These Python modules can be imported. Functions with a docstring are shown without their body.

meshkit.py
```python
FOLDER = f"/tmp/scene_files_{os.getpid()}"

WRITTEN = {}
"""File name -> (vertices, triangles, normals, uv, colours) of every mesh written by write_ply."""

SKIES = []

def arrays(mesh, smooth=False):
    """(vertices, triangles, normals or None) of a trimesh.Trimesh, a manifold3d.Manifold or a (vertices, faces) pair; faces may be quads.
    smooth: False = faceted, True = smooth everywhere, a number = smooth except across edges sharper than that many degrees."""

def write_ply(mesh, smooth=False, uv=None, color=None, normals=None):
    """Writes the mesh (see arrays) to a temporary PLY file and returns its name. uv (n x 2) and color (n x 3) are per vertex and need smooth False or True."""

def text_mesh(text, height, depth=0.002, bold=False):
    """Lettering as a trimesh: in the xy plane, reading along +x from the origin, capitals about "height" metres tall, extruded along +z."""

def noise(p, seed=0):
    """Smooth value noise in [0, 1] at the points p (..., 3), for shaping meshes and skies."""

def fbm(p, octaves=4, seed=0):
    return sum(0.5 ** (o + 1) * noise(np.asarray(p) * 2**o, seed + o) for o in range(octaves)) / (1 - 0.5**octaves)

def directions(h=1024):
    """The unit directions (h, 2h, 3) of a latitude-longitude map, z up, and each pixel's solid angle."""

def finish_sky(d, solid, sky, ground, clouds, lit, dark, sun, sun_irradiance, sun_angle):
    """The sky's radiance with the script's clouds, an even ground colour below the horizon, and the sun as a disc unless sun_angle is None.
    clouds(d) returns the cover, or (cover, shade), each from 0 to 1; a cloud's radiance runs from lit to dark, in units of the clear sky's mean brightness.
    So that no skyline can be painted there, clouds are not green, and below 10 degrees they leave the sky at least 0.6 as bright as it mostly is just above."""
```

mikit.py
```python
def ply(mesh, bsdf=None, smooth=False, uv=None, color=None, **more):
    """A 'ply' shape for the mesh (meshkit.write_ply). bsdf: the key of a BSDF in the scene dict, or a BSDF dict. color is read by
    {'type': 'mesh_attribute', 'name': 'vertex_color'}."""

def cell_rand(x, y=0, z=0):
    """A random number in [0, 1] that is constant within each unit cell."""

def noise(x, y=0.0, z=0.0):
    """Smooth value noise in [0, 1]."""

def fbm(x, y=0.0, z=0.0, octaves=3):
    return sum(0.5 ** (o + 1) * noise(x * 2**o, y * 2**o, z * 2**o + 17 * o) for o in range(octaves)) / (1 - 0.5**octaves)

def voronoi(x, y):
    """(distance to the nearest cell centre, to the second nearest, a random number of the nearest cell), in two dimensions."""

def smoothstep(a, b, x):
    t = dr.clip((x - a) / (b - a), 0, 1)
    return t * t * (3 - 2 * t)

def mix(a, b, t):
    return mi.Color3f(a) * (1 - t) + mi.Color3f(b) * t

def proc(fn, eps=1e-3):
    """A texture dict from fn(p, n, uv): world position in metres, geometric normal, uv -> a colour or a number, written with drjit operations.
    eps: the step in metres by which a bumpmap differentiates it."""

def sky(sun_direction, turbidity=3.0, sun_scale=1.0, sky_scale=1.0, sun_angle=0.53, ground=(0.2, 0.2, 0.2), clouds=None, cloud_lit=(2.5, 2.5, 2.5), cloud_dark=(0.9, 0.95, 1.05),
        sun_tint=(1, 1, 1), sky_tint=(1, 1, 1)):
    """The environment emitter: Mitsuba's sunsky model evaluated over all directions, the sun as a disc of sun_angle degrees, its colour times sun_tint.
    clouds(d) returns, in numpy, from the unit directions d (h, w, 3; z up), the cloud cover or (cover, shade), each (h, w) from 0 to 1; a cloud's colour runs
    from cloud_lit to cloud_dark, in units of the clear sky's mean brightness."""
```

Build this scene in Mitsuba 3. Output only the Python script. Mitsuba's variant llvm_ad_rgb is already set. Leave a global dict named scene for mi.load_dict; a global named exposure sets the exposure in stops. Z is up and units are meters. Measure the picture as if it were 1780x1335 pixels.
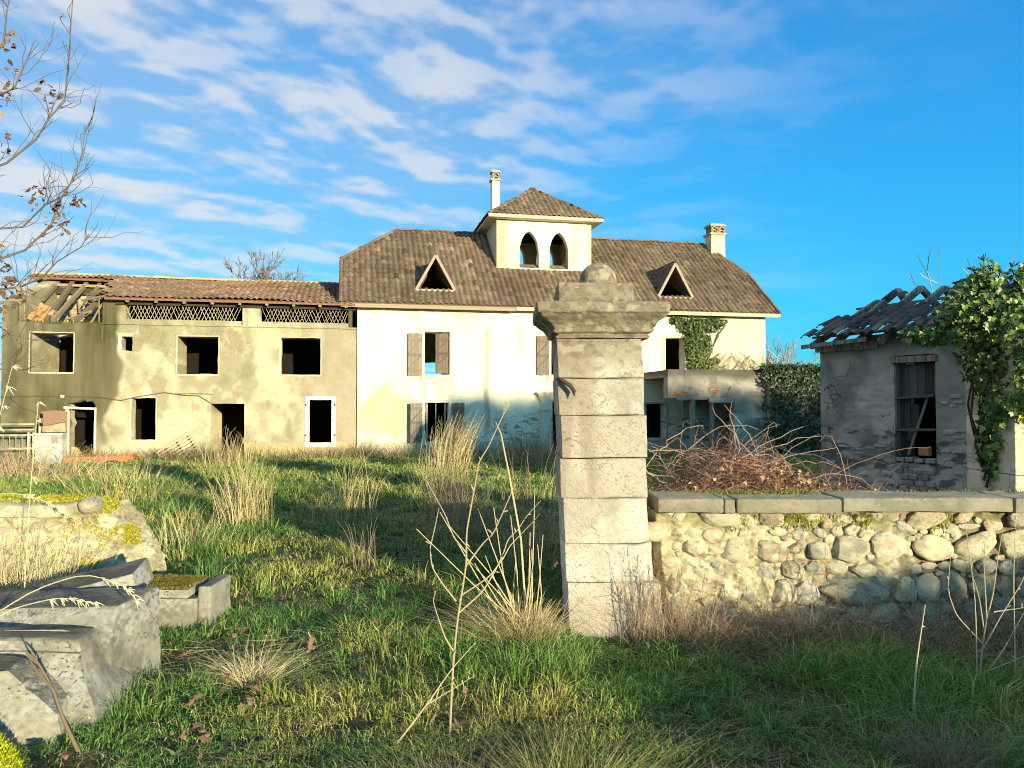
import math, random
import numpy as np, trimesh, drjit as dr, mitsuba as mi, mikit, meshkit
from shapely.geometry import Polygon, Point, box as sbox
from mikit import proc, noise, fbm, voronoi, smoothstep, mix, cell_rand

T = mi.ScalarTransform4f
scene, labels = {}, {}
random.seed(7)
rng = np.random.default_rng(7)
PI = math.pi

# ------------------------------------------------------------------ camera, sky, sun, exposure
PITCH = math.atan(37.5 / 1345)
scene['camera'] = {
    'type': 'perspective', 'fov': math.degrees(2 * math.atan(890 / 1345)), 'fov_axis': 'x',
    'near_clip': 0.05, 'far_clip': 3000.0,
    'to_world': T().look_at(origin=[0, 0, 1.6], target=[0, math.cos(PITCH), 1.6 + math.sin(PITCH)], up=[0, 0, 1]),
}
SUN_AZ, SUN_EL = math.radians(34), math.radians(7.4)
SUN = [math.sin(SUN_AZ) * math.cos(SUN_EL), -math.cos(SUN_AZ) * math.cos(SUN_EL), math.sin(SUN_EL)]


def cloud_cover(d):
    """thin rippled high cloud in streets over the left of the view, thinning out into clear blue on the right"""
    x, y = d[..., 0], d[..., 1]
    h = np.maximum(d[..., 2], 0.0) + 0.05 * x                 # the streets slope down towards +x
    h = h / (0.55 + 1.1 * np.maximum(d[..., 2], 0.0))         # and crowd together towards the horizon

    def fb(fx, fz, k, seed, wx=0.0, wz=0.0):
        return meshkit.fbm(np.stack([x * fx + wx, y * fx * 0.5 + seed, h * fz + wz], -1), k, seed)
    w = fb(3.0, 6.0, 3, 3) - 0.5
    w2 = fb(9.0, 16.0, 3, 8) - 0.5
    big = fb(2.2, 5.0, 4, 11, 0.7, 0.3)
    streak = fb(4.5, 30.0, 5, 21, 1 * w, 1.8 * w)
    cell = fb(21.0, 84.0, 6, 31, 2 * w, 2.5 * w + 1.6 * w2)
    rip = 0.5 + 0.5 * np.sin(h * 190 + 22 * w + 9 * w2)
    # the bank of cloud ends towards +x, sooner near the horizon
    edge = x - (-0.04 + 0.40 * np.maximum(d[..., 2], 0.0)) + 0.35 * w
    bank = 1 / (1 + np.exp(edge * 11))
    veil = np.clip((0.75 * big + 0.45 * streak - 0.40) * 2.6, 0, 1)
    lump = np.clip((0.13 * rip + 1.25 * cell + 0.50 * streak - 0.84) * 3.4, 0, 1)
    faint = np.clip((streak + 0.4 * cell - 0.70) * 3, 0, 1) / (1 + np.exp((x - 0.28) * 14))
    thick = np.clip((-x - 0.30) / 0.55, 0, 1)                 # cover added leftward, mostly out of view, to neutralise ambient light
    cover = np.clip(bank * (0.15 + 0.30 * thick + 0.24 * veil + 0.46 * lump * (0.55 + 0.45 * veil)) + 0.22 * (1 - bank) * faint, 0, 0.92)
    shade = np.clip(0.80 - 1.0 * lump, 0, 1)
    return cover, shade


scene['sky'] = mikit.sky(SUN, turbidity=2.4, sun_scale=1.2, sky_scale=1.55, clouds=cloud_cover, ground=(0.12, 0.13, 0.07),
                         cloud_lit=(2.4, 2.4, 2.4), cloud_dark=(1.5, 1.68, 1.9), sun_tint=(0.98, 1.58, 3.9), sky_tint=(0.075, 0.62, 1.20))
exposure = 3.0
SKY_KEYS = ('camera', 'sky')

# ------------------------------------------------------------------ house frame: u along the facade, v into the house, z up
A12 = math.radians(12)
UX, UY, OX, OY = math.cos(A12), math.sin(A12), -5.41, 26.0
FM = np.array([[UX, -UY, 0, OX], [UY, UX, 0, OY], [0, 0, 1, 0], [0, 0, 0, 1.0]])


def F(v):
    v = np.asarray(v, float).reshape(-1, 3)
    return v @ FM[:3, :3].T + FM[:3, 3]


def fu(p):
    return (p.x - OX) * UX + (p.y - OY) * UY


def fvv(p):
    return (p.y - OY) * UX - (p.x - OX) * UY


# ------------------------------------------------------------------ helpers
COUNT = {}


def new(name):
    n = COUNT.get(name, 0)
    COUNT[name] = n + 1
    return name if n == 0 else f'{name}_{n:03d}'


def put(name, mesh, bsdf, parent=None, smooth=False, color=None):
    key = new(f'{parent}__{name}' if parent else name)
    if isinstance(mesh, trimesh.Trimesh):
        mesh = (np.array(mesh.vertices), np.array(mesh.faces))
    v, f = np.asarray(mesh[0], float), np.asarray(mesh[1], int)
    if color is not None:
        color = np.asarray(color, float)
        if color.ndim == 1:
            color = np.tile(color, (len(v), 1))
        color = np.clip(color, 0.003, 0.95)
        if smooth is not True and smooth:
            from scipy.spatial import cKDTree
            v2, f2, _ = meshkit.arrays((v, f), smooth)
            color = color[cKDTree(v).query(v2)[1]]
            v, f, smooth = v2, f2, True
    scene[key] = mikit.ply((v, f), bsdf, smooth=smooth, color=color)
    return key


def tag(key, label, cat, group=None):
    labels[key] = {'label': label, 'category': cat}
    if group:
        labels[key]['group'] = group
    return key


def struct(key):
    labels[key] = {'kind': 'structure'}


def stuff(key, label=None, cat=None):
    labels[key] = {'kind': 'stuff'}
    if label:
        labels[key].update(label=label, category=cat)


def cat(parts):
    vs, fs, cs, n = [], [], [], 0
    for p in parts:
        v, f = np.asarray(p[0], float), np.asarray(p[1], int)
        vs.append(v); fs.append(f + n); n += len(v)
        if len(p) > 2:
            c = np.asarray(p[2], float)
            cs.append(np.tile(c, (len(v), 1)) if c.ndim == 1 else c)
    return (np.vstack(vs), np.vstack(fs)) + ((np.vstack(cs),) if cs else ())


BOXF = np.array([[0, 1, 3], [0, 3, 2], [4, 6, 7], [4, 7, 5], [0, 4, 5], [0, 5, 1], [2, 3, 7], [2, 7, 6], [0, 2, 6], [0, 6, 4], [1, 5, 7], [1, 7, 3]])


def boxm(x0, x1, y0, y1, z0, z1):
    return np.array([[x, y, z] for x in (x0, x1) for y in (y0, y1) for z in (z0, z1)], float), BOXF


def bar(a, b, w, h, up=(0, 0, 1)):
    """a square-section beam from a to b, w wide and h high"""
    a, b = np.asarray(a, float), np.asarray(b, float)
    d = (b - a) / np.linalg.norm(b - a)
    s = np.cross(d, up)
    if np.linalg.norm(s) < 1e-3:
        s = np.cross(d, [1, 0, 0])
    s /= np.linalg.norm(s)
    t = np.cross(s, d)
    v = np.array([p + i * s * w / 2 + j * t * h / 2 for p in (a, b) for i in (-1, 1) for j in (-1, 1)])
    return v, BOXF


def chamfer_box(x0, x1, y0, y1, z0, z1, r=0.02, n=6, amp=0.0, freq=6.0, seed=0):
    """a box with rounded edges and worn faces"""
    c = np.array([(x0 + x1) / 2, (y0 + y1) / 2, (z0 + z1) / 2]); h = np.array([x1 - x0, y1 - y0, z1 - z0]) / 2
    g = np.linspace(-1, 1, n + 1)
    edge = [np.unique(np.concatenate([[-1, -1 + r / hh], np.linspace(-1 + r / hh, 1 - r / hh, n), [1 - r / hh, 1]])) for hh in h]
    vs, fs, k = [], [], 0
    for ax in range(3):
        p, q = [i for i in range(3) if i != ax]
        for s in (-1, 1):
            P, Q = np.meshgrid(edge[p], edge[q], indexing='ij')
            v = np.zeros(P.shape + (3,)); v[..., ax] = s; v[..., p] = P; v[..., q] = Q
            nn, m = P.shape
            i, j = np.meshgrid(np.arange(nn - 1), np.arange(m - 1), indexing='ij')
            a = (i * m + j).ravel(); b = ((i + 1) * m + j).ravel(); cc = ((i + 1) * m + j + 1).ravel(); dd = (i * m + j + 1).ravel()
            f = np.vstack([np.stack([a, b, cc], 1), np.stack([a, cc, dd], 1)])
            if (s > 0) == (ax == 1):
                f = f[:, ::-1]
            vs.append(v.reshape(-1, 3)); fs.append(f + k); k += nn * m
    v = np.vstack(vs) * h
    m = trimesh.Trimesh(v, np.vstack(fs), process=True, merge_tex=True, merge_norm=True)
    v = np.array(m.vertices)
    q = np.clip(v, -(h - r), h - r); d = v - q
    L = np.linalg.norm(d, axis=1, keepdims=True)
    nrm = d / np.maximum(L, 1e-9)
    v = q + nrm * np.minimum(L, r)
    if amp:
        w = v + c
        v = v + nrm * (amp * (meshkit.fbm(w * freq + seed * 7.3, 4, seed) - 0.55) * 2)[:, None]
    return v + c, np.array(m.faces)


def rot(m, ang, axis, about):
    R = trimesh.transformations.rotation_matrix(ang, axis, about)
    return (np.asarray(m[0]) @ R[:3, :3].T + R[:3, 3],) + tuple(m[1:])


def extr(poly, depth):
    m = trimesh.creation.extrude_polygon(poly, depth, engine='earcut')
    return np.array(m.vertices), np.array(m.faces)


def wall_uz(poly, v0, v1):
    """polygon drawn in (u, z), solid between v0 and v1, in the house frame"""
    v, f = extr(poly, v1 - v0)
    return F(np.stack([v[:, 0], v[:, 2] + v0, v[:, 1]], 1)), f[:, ::-1]


def wall_vz(poly, u0, u1):
    v, f = extr(poly, u1 - u0)
    return F(np.stack([v[:, 2] + u0, v[:, 0], v[:, 1]], 1)), f


def slab_on(poly, origin, eu, es, thick):
    """polygon in the plane's (a, s) coordinates, thick below the plane"""
    eu, es = np.asarray(eu, float), np.asarray(es, float)
    n = np.cross(eu, es)
    v, f = extr(poly, thick)
    return np.asarray(origin) + v[:, :1] * eu + v[:, 1:2] * es + (v[:, 2:] - thick) * n, f


def fbox(u0, u1, v0, v1, z0, z1):
    v, f = boxm(u0, u1, v0, v1, z0, z1)
    return F(v), f


def fbar(a, b, w, h, up=(0, 0, 1)):
    v, f = bar(a, b, w, h, up)
    return F(v), f


def tubes(lines, sides=4):
    """many tapering tubes as one mesh: lines = [(points, radii)]"""
    vs, fs, k = [], [], 0
    ang = np.arange(sides) * 2 * PI / sides
    for p, r in lines:
        p = np.asarray(p, float); n = len(p)
        t = np.gradient(p, axis=0); t /= np.linalg.norm(t, axis=1, keepdims=True) + 1e-12
        ref = np.array([0.31, 0.87, 0.21]) if abs(t[0, 2]) > 0.8 else np.array([0, 0, 1.0])
        a = np.cross(t, ref); a /= np.linalg.norm(a, axis=1, keepdims=True) + 1e-9
        b = np.cross(t, a)
        r = np.broadcast_to(np.asarray(r, float), (n,))
        v = p[:, None] + r[:, None, None] * (np.cos(ang)[None, :, None] * a[:, None] + np.sin(ang)[None, :, None] * b[:, None])
        i, j = np.meshgrid(np.arange(n - 1), np.arange(sides), indexing='ij')
        q = np.stack([i * sides + j, i * sides + (j + 1) % sides, (i + 1) * sides + (j + 1) % sides, (i + 1) * sides + j], -1).reshape(-1, 4)
        vs.append(v.reshape(-1, 3)); fs.append(np.vstack([q[:, [0, 1, 2]], q[:, [0, 2, 3]]]) + k); k += n * sides
    return np.vstack(vs), np.vstack(fs)


def blades(root, h, lean, w, col, bend=0.5, tip=None, rs=None):
    """grass blades: root (n,3), height, horizontal lean vectors (n,2), width, colour (n,3); three triangles each"""
    rs = rs or rng
    n = len(root); root = np.asarray(root, float)
    h, w = np.broadcast_to(h, (n,)), np.broadcast_to(w, (n,))
    a = rs.uniform(0, 2 * PI, n)
    side = np.stack([np.cos(a), np.sin(a), np.zeros(n)], 1) * (w / 2)[:, None]
    L = np.concatenate([lean, np.zeros((n, 1))], 1)
    mid = root + L * (0.5 * bend * 0.7) + np.array([0, 0, 1]) * (h * 0.55)[:, None]
    top = root + L + np.array([0, 0, 1]) * (h * (1 - 0.25 * np.minimum(np.linalg.norm(lean, axis=1) / np.maximum(h, 1e-3), 1.6)))[:, None]
    v = np.stack([root - side, root + side, mid - side * 0.75, mid + side * 0.75, top], 1).reshape(-1, 3)
    k = np.arange(n)[:, None] * 5
    f = np.concatenate([k + [0, 1, 3], k + [0, 3, 2], k + [2, 3, 4]], 1).reshape(-1, 3)
    c = np.repeat(col, 5, axis=0)
    if tip is not None:
        c = c.reshape(n, 5, 3); c[:, 4] = tip; c = c.reshape(-1, 3)
    return v, f, c


def jit(c, s=0.12, hue=0.04, r=rng):
    c = np.asarray(c, float)
    return np.clip(c * (1 + r.uniform(-s, s)) * (1 + r.uniform(-hue, hue, 3)), 0.004, 0.95)


def vnoise_col(v, base, amp=0.25, freq=8.0, seed=1, second=None, thr=0.55):
    """the colour of a weathered piece: grain plus patches of a second colour (lichen, dirt)"""
    n = meshkit.fbm(np.asarray(v) * freq, 4, seed)
    c = np.asarray(base)[None] * (1 + amp * 2 * (n - 0.5))[:, None]
    if second is not None:
        m = np.clip((meshkit.fbm(np.asarray(v) * freq * 0.6 + 9.1, 4, seed + 5) - thr) * 7, 0, 1)[:, None]
        c = c * (1 - m) + np.asarray(second)[None] * m
    return c


def gz(x, y):
    """height of the ground"""
    x, y = np.asarray(x, float), np.asarray(y, float)
    p = np.stack([x, y, np.zeros_like(x)], -1)
    s = np.clip((y - 12) / 12, 0, 1)
    return 0.10 * (meshkit.fbm(p * 0.55, 3, 5) - 0.5) + 0.05 * (meshkit.fbm(p * 2.1, 2, 6) - 0.5) - 0.14 * s * s * (3 - 2 * s) - 0.015


def on(x, y):
    return np.stack([np.asarray(x, float), np.asarray(y, float), gz(x, y)], -1)


# ------------------------------------------------------------------ materials
def two(b):
    return {'type': 'twosided', 'bsdf': b}


def rough(color, r=0.9, spec=0.2):
    return {'type': 'principled', 'base_color': color, 'roughness': r, 'specular': spec}


VC = {'type': 'mesh_attribute', 'name': 'vertex_color'}


def rgb(*c):
    return {'type': 'rgb', 'value': list(c)}


def f_grain(p, n, uv):
    return 0.010 * fbm(p.x * 34, p.y * 34, p.z * 34, 3) + 0.006 * noise(p.x * 140, p.y * 140, p.z * 140)


def f_dirt(p, n, uv):
    a = fbm(p.x * 6, p.y * 6, p.z * 6, 5)
    b = fbm(p.x * 60 + 3 * a, p.y * 60, p.z * 60, 4)
    return dr.clip(smoothstep(0.42, 0.80, a) * 0.55 + smoothstep(0.52, 0.72, b) * (0.15 + 0.5 * smoothstep(0.35, 0.65, a)), 0, 0.75)


scene['m_vc'] = two(rough(VC))
scene['m_stone'] = two({'type': 'bumpmap', 'arbitrary': proc(f_grain, 0.004), 'scale': 1.0,
                        'bsdf': {'type': 'blendbsdf', 'weight': proc(f_dirt), 'a': rough(VC, 0.92), 'b': rough(rgb(0.16, 0.15, 0.12), 0.95)}})


def f_lichen(p, n, uv):
    big = fbm(p.x * 0.6, p.y * 0.6, p.z * 0.8, 3)
    return dr.clip(smoothstep(0.52, 0.72, fbm(p.x * 11, p.y * 11, p.z * 11, 4)) * (0.15 + 0.55 * smoothstep(0.4, 0.65, big)), 0, 0.6)


scene['m_tile'] = two({'type': 'blendbsdf', 'weight': proc(f_lichen), 'a': rough(VC, 0.85), 'b': rough(rgb(0.30, 0.25, 0.17), 0.95)})


def f_house(p, n, uv):
    u, z = fu(p), p.z
    big = fbm(u * 0.55 + 3.0, z * 0.6, p.y * 0.2, 4)
    mid = fbm(u * 2.6, z * 2.2, p.y, 4)
    fine = fbm(u * 14, z * 14, p.y * 3, 3)
    c = mix((0.80, 0.73, 0.57), (0.70, 0.60, 0.43), smoothstep(0.45, 0.72, big))
    c = c * (0.92 + 0.16 * fine)
    # damp, bared patch low on the left, rough rubble coming through
    e = dr.sqrt(dr.square((u - 1.35) / 1.25) + dr.square((z - 1.35) / 1.0)) + 1.3 * (mid - 0.5)
    c = mix(c, mi.Color3f(0.47, 0.39, 0.26) * (0.75 + 0.5 * mid), smoothstep(0.95, 0.55, e) * 0.85)
    low = smoothstep(1.35, 0.55, z + 1.5 * (mid - 0.5)) * smoothstep(0.40, 0.58, fbm(u * 0.8 + 11, z * 0.5, 0.0, 3))
    c = mix(c, mi.Color3f(0.50, 0.44, 0.34) * (0.7 + 0.6 * fine), low * 0.7)
    rub = smoothstep(1.45, 1.1, z + 0.8 * (mid - 0.5)) * smoothstep(0.42, 0.62, fbm(u * 0.9 + 4, z * 0.9 + 2, 0.0, 3)) * smoothstep(3.8, 4.6, u)
    spk = fbm(u * 5 + 2 * mid, z * 13 + 2 * mid, 0.0, 4)
    c = mix(c, mi.Color3f(0.20, 0.17, 0.14), rub * smoothstep(0.54, 0.62, spk) * 0.8)
    # cement plinth
    c = mix(c, mi.Color3f(0.52, 0.44, 0.30) * (0.85 + 0.3 * mid), smoothstep(0.40, 0.34, z + 0.06 * (mid - 0.5)))
    # the run of a leaking gutter
    run = smoothstep(0.17, 0.02, dr.abs(u - 4.62 + 0.12 * (fbm(z * 0.9, 3.0, 0.0, 2) - 0.5))) * smoothstep(4.6, 4.1, z) * smoothstep(-0.2, 1.2, z)
    c = mix(c, (0.20, 0.17, 0.13), run * (0.35 + 0.5 * fine))
    drip = smoothstep(0.55, 0.78, fbm(u * 4.5, z * 0.25, 2.0, 3)) * smoothstep(2.8, 5.0, z)
    c = mix(c, (0.52, 0.46, 0.34), drip * 0.55)
    grime = smoothstep(0.50, 0.74, fbm(u * 1.7 + 9, z * 0.8 + 3, 5.0, 5))
    c = mix(c, mi.Color3f(0.50, 0.44, 0.335) * (0.8 + 0.4 * fine), grime * 0.45)
    under = smoothstep(2.62, 2.50, z) * smoothstep(0.9, 2.3, z) * smoothstep(0.46, 0.64, fbm(u * 6.5 + 3, z * 0.35, 1.0, 3)) * smoothstep(1.7, 2.2, u) * smoothstep(3.7, 3.3, u)
    c = mix(c, (0.36, 0.31, 0.235), under * 0.55)
    loose = smoothstep(4.80, 4.95, z + 0.35 * (mid - 0.5)) * smoothstep(0.50, 0.56, fbm(u * 1.2 + 2, 3.0, 1.0, 3))
    c = mix(c, mi.Color3f(0.40, 0.33, 0.235) * (0.7 + 0.6 * fine), loose * 0.75)
    # weathered right end
    rgt = smoothstep(12.2, 13.2, u + 0.8 * (big - 0.5))
    c = mix(c, mi.Color3f(0.60, 0.54, 0.40) * (0.72 + 0.55 * mid), rgt * 0.85)
    c = mix(c, (0.34, 0.29, 0.20), rgt * smoothstep(3.6, 3.3, z + 0.5 * (mid - 0.5)) * 0.7)
    cr = dr.abs(fbm(u * 1.4 + 8, z * 1.4, 0.0, 5) - 0.5)
    return mix(c, (0.3, 0.26, 0.2), smoothstep(0.006, 0.001, cr) * 0.4 * smoothstep(0.55, 0.65, mid))


def f_wing(p, n, uv):
    u, z = fu(p), p.z
    out = smoothstep(0.14, 0.04, fvv(p))
    big = fbm(u * 0.6 + 1.5, z * 0.75, p.y * 0.2, 4)
    mid = fbm(u * 2.1 + 5, z * 1.9, p.y, 4)
    fine = fbm(u * 16, z * 16, p.y * 3, 3)
    c = mix((0.34, 0.298, 0.195), (0.54, 0.475, 0.325), smoothstep(0.40, 0.60, mid * 0.6 + big * 0.4))
    c = mix(c, (0.27, 0.23, 0.140), smoothstep(0.54, 0.68, fbm(u * 1.5 + 20, z * 1.3 + 4, 0.0, 4)) * 0.75)
    c = mix(c, (0.37, 0.305, 0.225), smoothstep(-2.2, -0.4, u + 0.5 * (mid - 0.5)) * 0.8)
    c = c * (0.80 + 0.22 * fine)
    # black weathering below the fallen roof, with runs
    edge = u + 7.45 + 0.9 * (fbm(z * 0.9, 7.0, 0.0, 3) - 0.5)
    dk = out * smoothstep(0.12, -0.05, edge) * smoothstep(-11.4, -10.2, u + 1.2 * (mid - 0.5))
    runs = fbm(u * 3.2, z * 0.35, 4.0, 4)
    dk = dk * smoothstep(-0.2, 1.6, z + 1.4 * (runs - 0.3))
    c = mix(c, mi.Color3f(0.125, 0.110, 0.062) * (0.40 + 1.2 * runs), dk * (0.74 + 0.5 * big))
    st = smoothstep(0.50, 0.75, fbm(u * 5.0, z * 0.4, 9.0, 3)) * smoothstep(2.6, 4.2, z)
    c = mix(c, (0.24, 0.215, 0.14), st * 0.6 * out)
    sill = smoothstep(2.65, 2.60, z) * smoothstep(1.2, 2.5, z) * smoothstep(0.5, 0.62, fbm(u * 4.2 + 3, z * 0.3, 1.0, 3)) * smoothstep(-9.9, -9.6, u) * smoothstep(-8.4, -8.6, u)
    c = mix(c, (0.14, 0.12, 0.08), sill * 0.8)
    # dark blotches high between the windows
    bl = smoothstep(0.26, 0.10, dr.abs(u + 3.35)) * smoothstep(0.62, 0.75, fbm(u * 3 + 2, z * 4.5, 0.0, 3)) * smoothstep(2.4, 2.9, z)
    c = mix(c, (0.16, 0.13, 0.09), bl * 0.8)
    # ochre splash band at the foot
    c = mix(c, mi.Color3f(0.52, 0.40, 0.20) * (0.7 + 0.3 * fine), smoothstep(0.42, 0.30, z + 0.1 * (mid - 0.5)) * smoothstep(-4.2, -3.2, u) * 0.8)
    return c


def f_shed(p, n, uv):
    big = fbm(p.x * 0.9, p.y * 0.9, p.z * 1.1, 4)
    mid = fbm(p.x * 4, p.y * 4, p.z * 4, 4)
    c = mix((0.27, 0.240, 0.200), (0.43, 0.385, 0.325), smoothstep(0.36, 0.64, big))
    c = c * (0.75 + 0.5 * mid)
    spk = fbm((p.x * 0.5 - p.y * 0.866) * 5 + 2 * mid, p.z * 14 + 2 * mid, 0.0, 4)
    low = smoothstep(1.28, 1.16, p.z + 0.16 * (big - 0.5))
    c = mix(c, mi.Color3f(0.07, 0.065, 0.06), low * smoothstep(0.50, 0.62, spk) * 0.8)
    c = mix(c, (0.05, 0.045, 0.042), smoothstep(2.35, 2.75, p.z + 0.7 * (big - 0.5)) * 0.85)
    c = mix(c, (0.13, 0.115, 0.10), smoothstep(0.50, 0.72, fbm(p.x * 2.2 + 5, p.y * 2.2, p.z * 1.2, 4)) * 0.6)
    cr = dr.abs(fbm(p.x * 1.3 + 2, p.y * 1.3, p.z * 1.7, 5) - 0.5)
    return mix(c, (0.04, 0.04, 0.04), smoothstep(0.010, 0.002, cr) * 0.8 * smoothstep(0.52, 0.60, fbm(p.x * 1.1, p.y * 1.1 + 7, p.z * 1.1, 2)))


def f_mortar(p, n, uv):
    a = fbm(p.x * 7, p.y * 7, p.z * 7, 4)
    b = fbm(p.x * 45, p.y * 45, p.z * 45, 3)
    c = mix((0.35, 0.300, 0.190), (0.53, 0.460, 0.300), smoothstep(0.35, 0.65, a))
    c = c * (0.66 + 0.68 * b)
    c = mix(c, (0.12, 0.095, 0.06), smoothstep(0.54, 0.74, fbm(p.x * 21 + 4 * b, p.y * 21, p.z * 21, 4)) * 0.75)
    c = mix(c, mi.Color3f(0.17, 0.14, 0.095) * (0.6 + 0.8 * b), smoothstep(1.7, 2.7, p.x + 1.6 * (a - 0.5)) * smoothstep(0.38, 0.56, fbm(p.x * 6 + 2, p.y * 6, p.z * 6, 3)) * 0.85)
    return mix(c, (0.13, 0.14, 0.035), smoothstep(0.55, 0.68, fbm(p.x * 3 + 4, p.y * 3, p.z * 4, 3)) * smoothstep(0.5, 0.85, p.z) * 0.7)


def f_mortar_b(p, n, uv):
    return 0.030 * fbm(p.x * 22, p.y * 22, p.z * 22, 4)


def f_pier(p, n, uv):
    a = fbm(p.x * 3.2, p.y * 3.2, p.z * 2.2, 4)
    b = fbm(p.x * 26, p.y * 26, p.z * 26, 3)
    run = fbm(p.x * 9, p.y * 9, p.z * 1.1, 3)
    c = mix((0.35, 0.31, 0.26), (0.50, 0.455, 0.385), smoothstep(0.38, 0.62, a))
    c = c * (0.82 + 0.36 * b)
    idx = mi.Float(0)
    seam = mi.Float(1)
    for zj in (0.376, 0.641, 0.956, 1.234, 1.531, 1.791):
        idx = idx + dr.select(p.z > zj, 1.0, 0.0)
        seam = dr.minimum(seam, dr.abs(p.z - zj + 0.012 * (noise(p.x * 14, p.y * 14, zj * 31) - 0.5)))
    tone = cell_rand(idx, 3.0, 7.0)
    c = c * (0.80 + 0.36 * tone)
    c = mix(c, mi.Color3f(0.44, 0.36, 0.29), 0.45 * smoothstep(0.3, 0.9, cell_rand(idx, 9.0, 2.0)))
    c = mix(c, (0.17, 0.14, 0.11), smoothstep(0.018, 0.004, seam) * (0.10 + 0.55 * smoothstep(0.4, 0.65, run)))
    # brown weathering running down from the cornice on the left half and the crown
    st = smoothstep(0.66, 0.56, p.x + 0.04 * (p.z - 1) + 0.10 * (a - 0.5)) * smoothstep(0.78, 1.05, p.z) * smoothstep(0.30, 0.5, run)
    c = mix(c, (0.29, 0.225, 0.175), st * 0.75)
    top = smoothstep(1.78, 2.10, p.z + 0.25 * (a - 0.5))
    c = mix(c, mi.Color3f(0.215, 0.172, 0.125) * (0.45 + 1.1 * b), top * 0.94)
    lich = smoothstep(0.50, 0.70, fbm(p.x * 21 + 2 * b, p.y * 21, p.z * 21, 4)) * smoothstep(1.5, 2.15, p.z + 0.5 * (a - 0.5))
    c = mix(c, (0.13, 0.115, 0.075), lich * 0.8)
    pale = smoothstep(0.54, 0.66, fbm(p.x * 15 + 7, p.y * 15, p.z * 15, 4)) * smoothstep(1.6, 2.1, p.z)
    c = mix(c, (0.42, 0.36, 0.26), pale * 0.6)
    cr = dr.abs(fbm(p.x * 2.6 + 2, p.y * 2.6, p.z * 3.4, 5) - 0.5)
    c = mix(c, (0.16, 0.125, 0.09), smoothstep(0.006, 0.0015, cr) * 0.7 * smoothstep(0.50, 0.58, fbm(p.x * 2 + 4, p.y * 2, p.z * 2, 2)))
    return mix(c, (0.22, 0.18, 0.13), smoothstep(0.56, 0.72, fbm(p.x * 75, p.y * 75, p.z * 75, 3)) * (0.25 + 0.5 * smoothstep(0.45, 0.6, a)))


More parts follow.
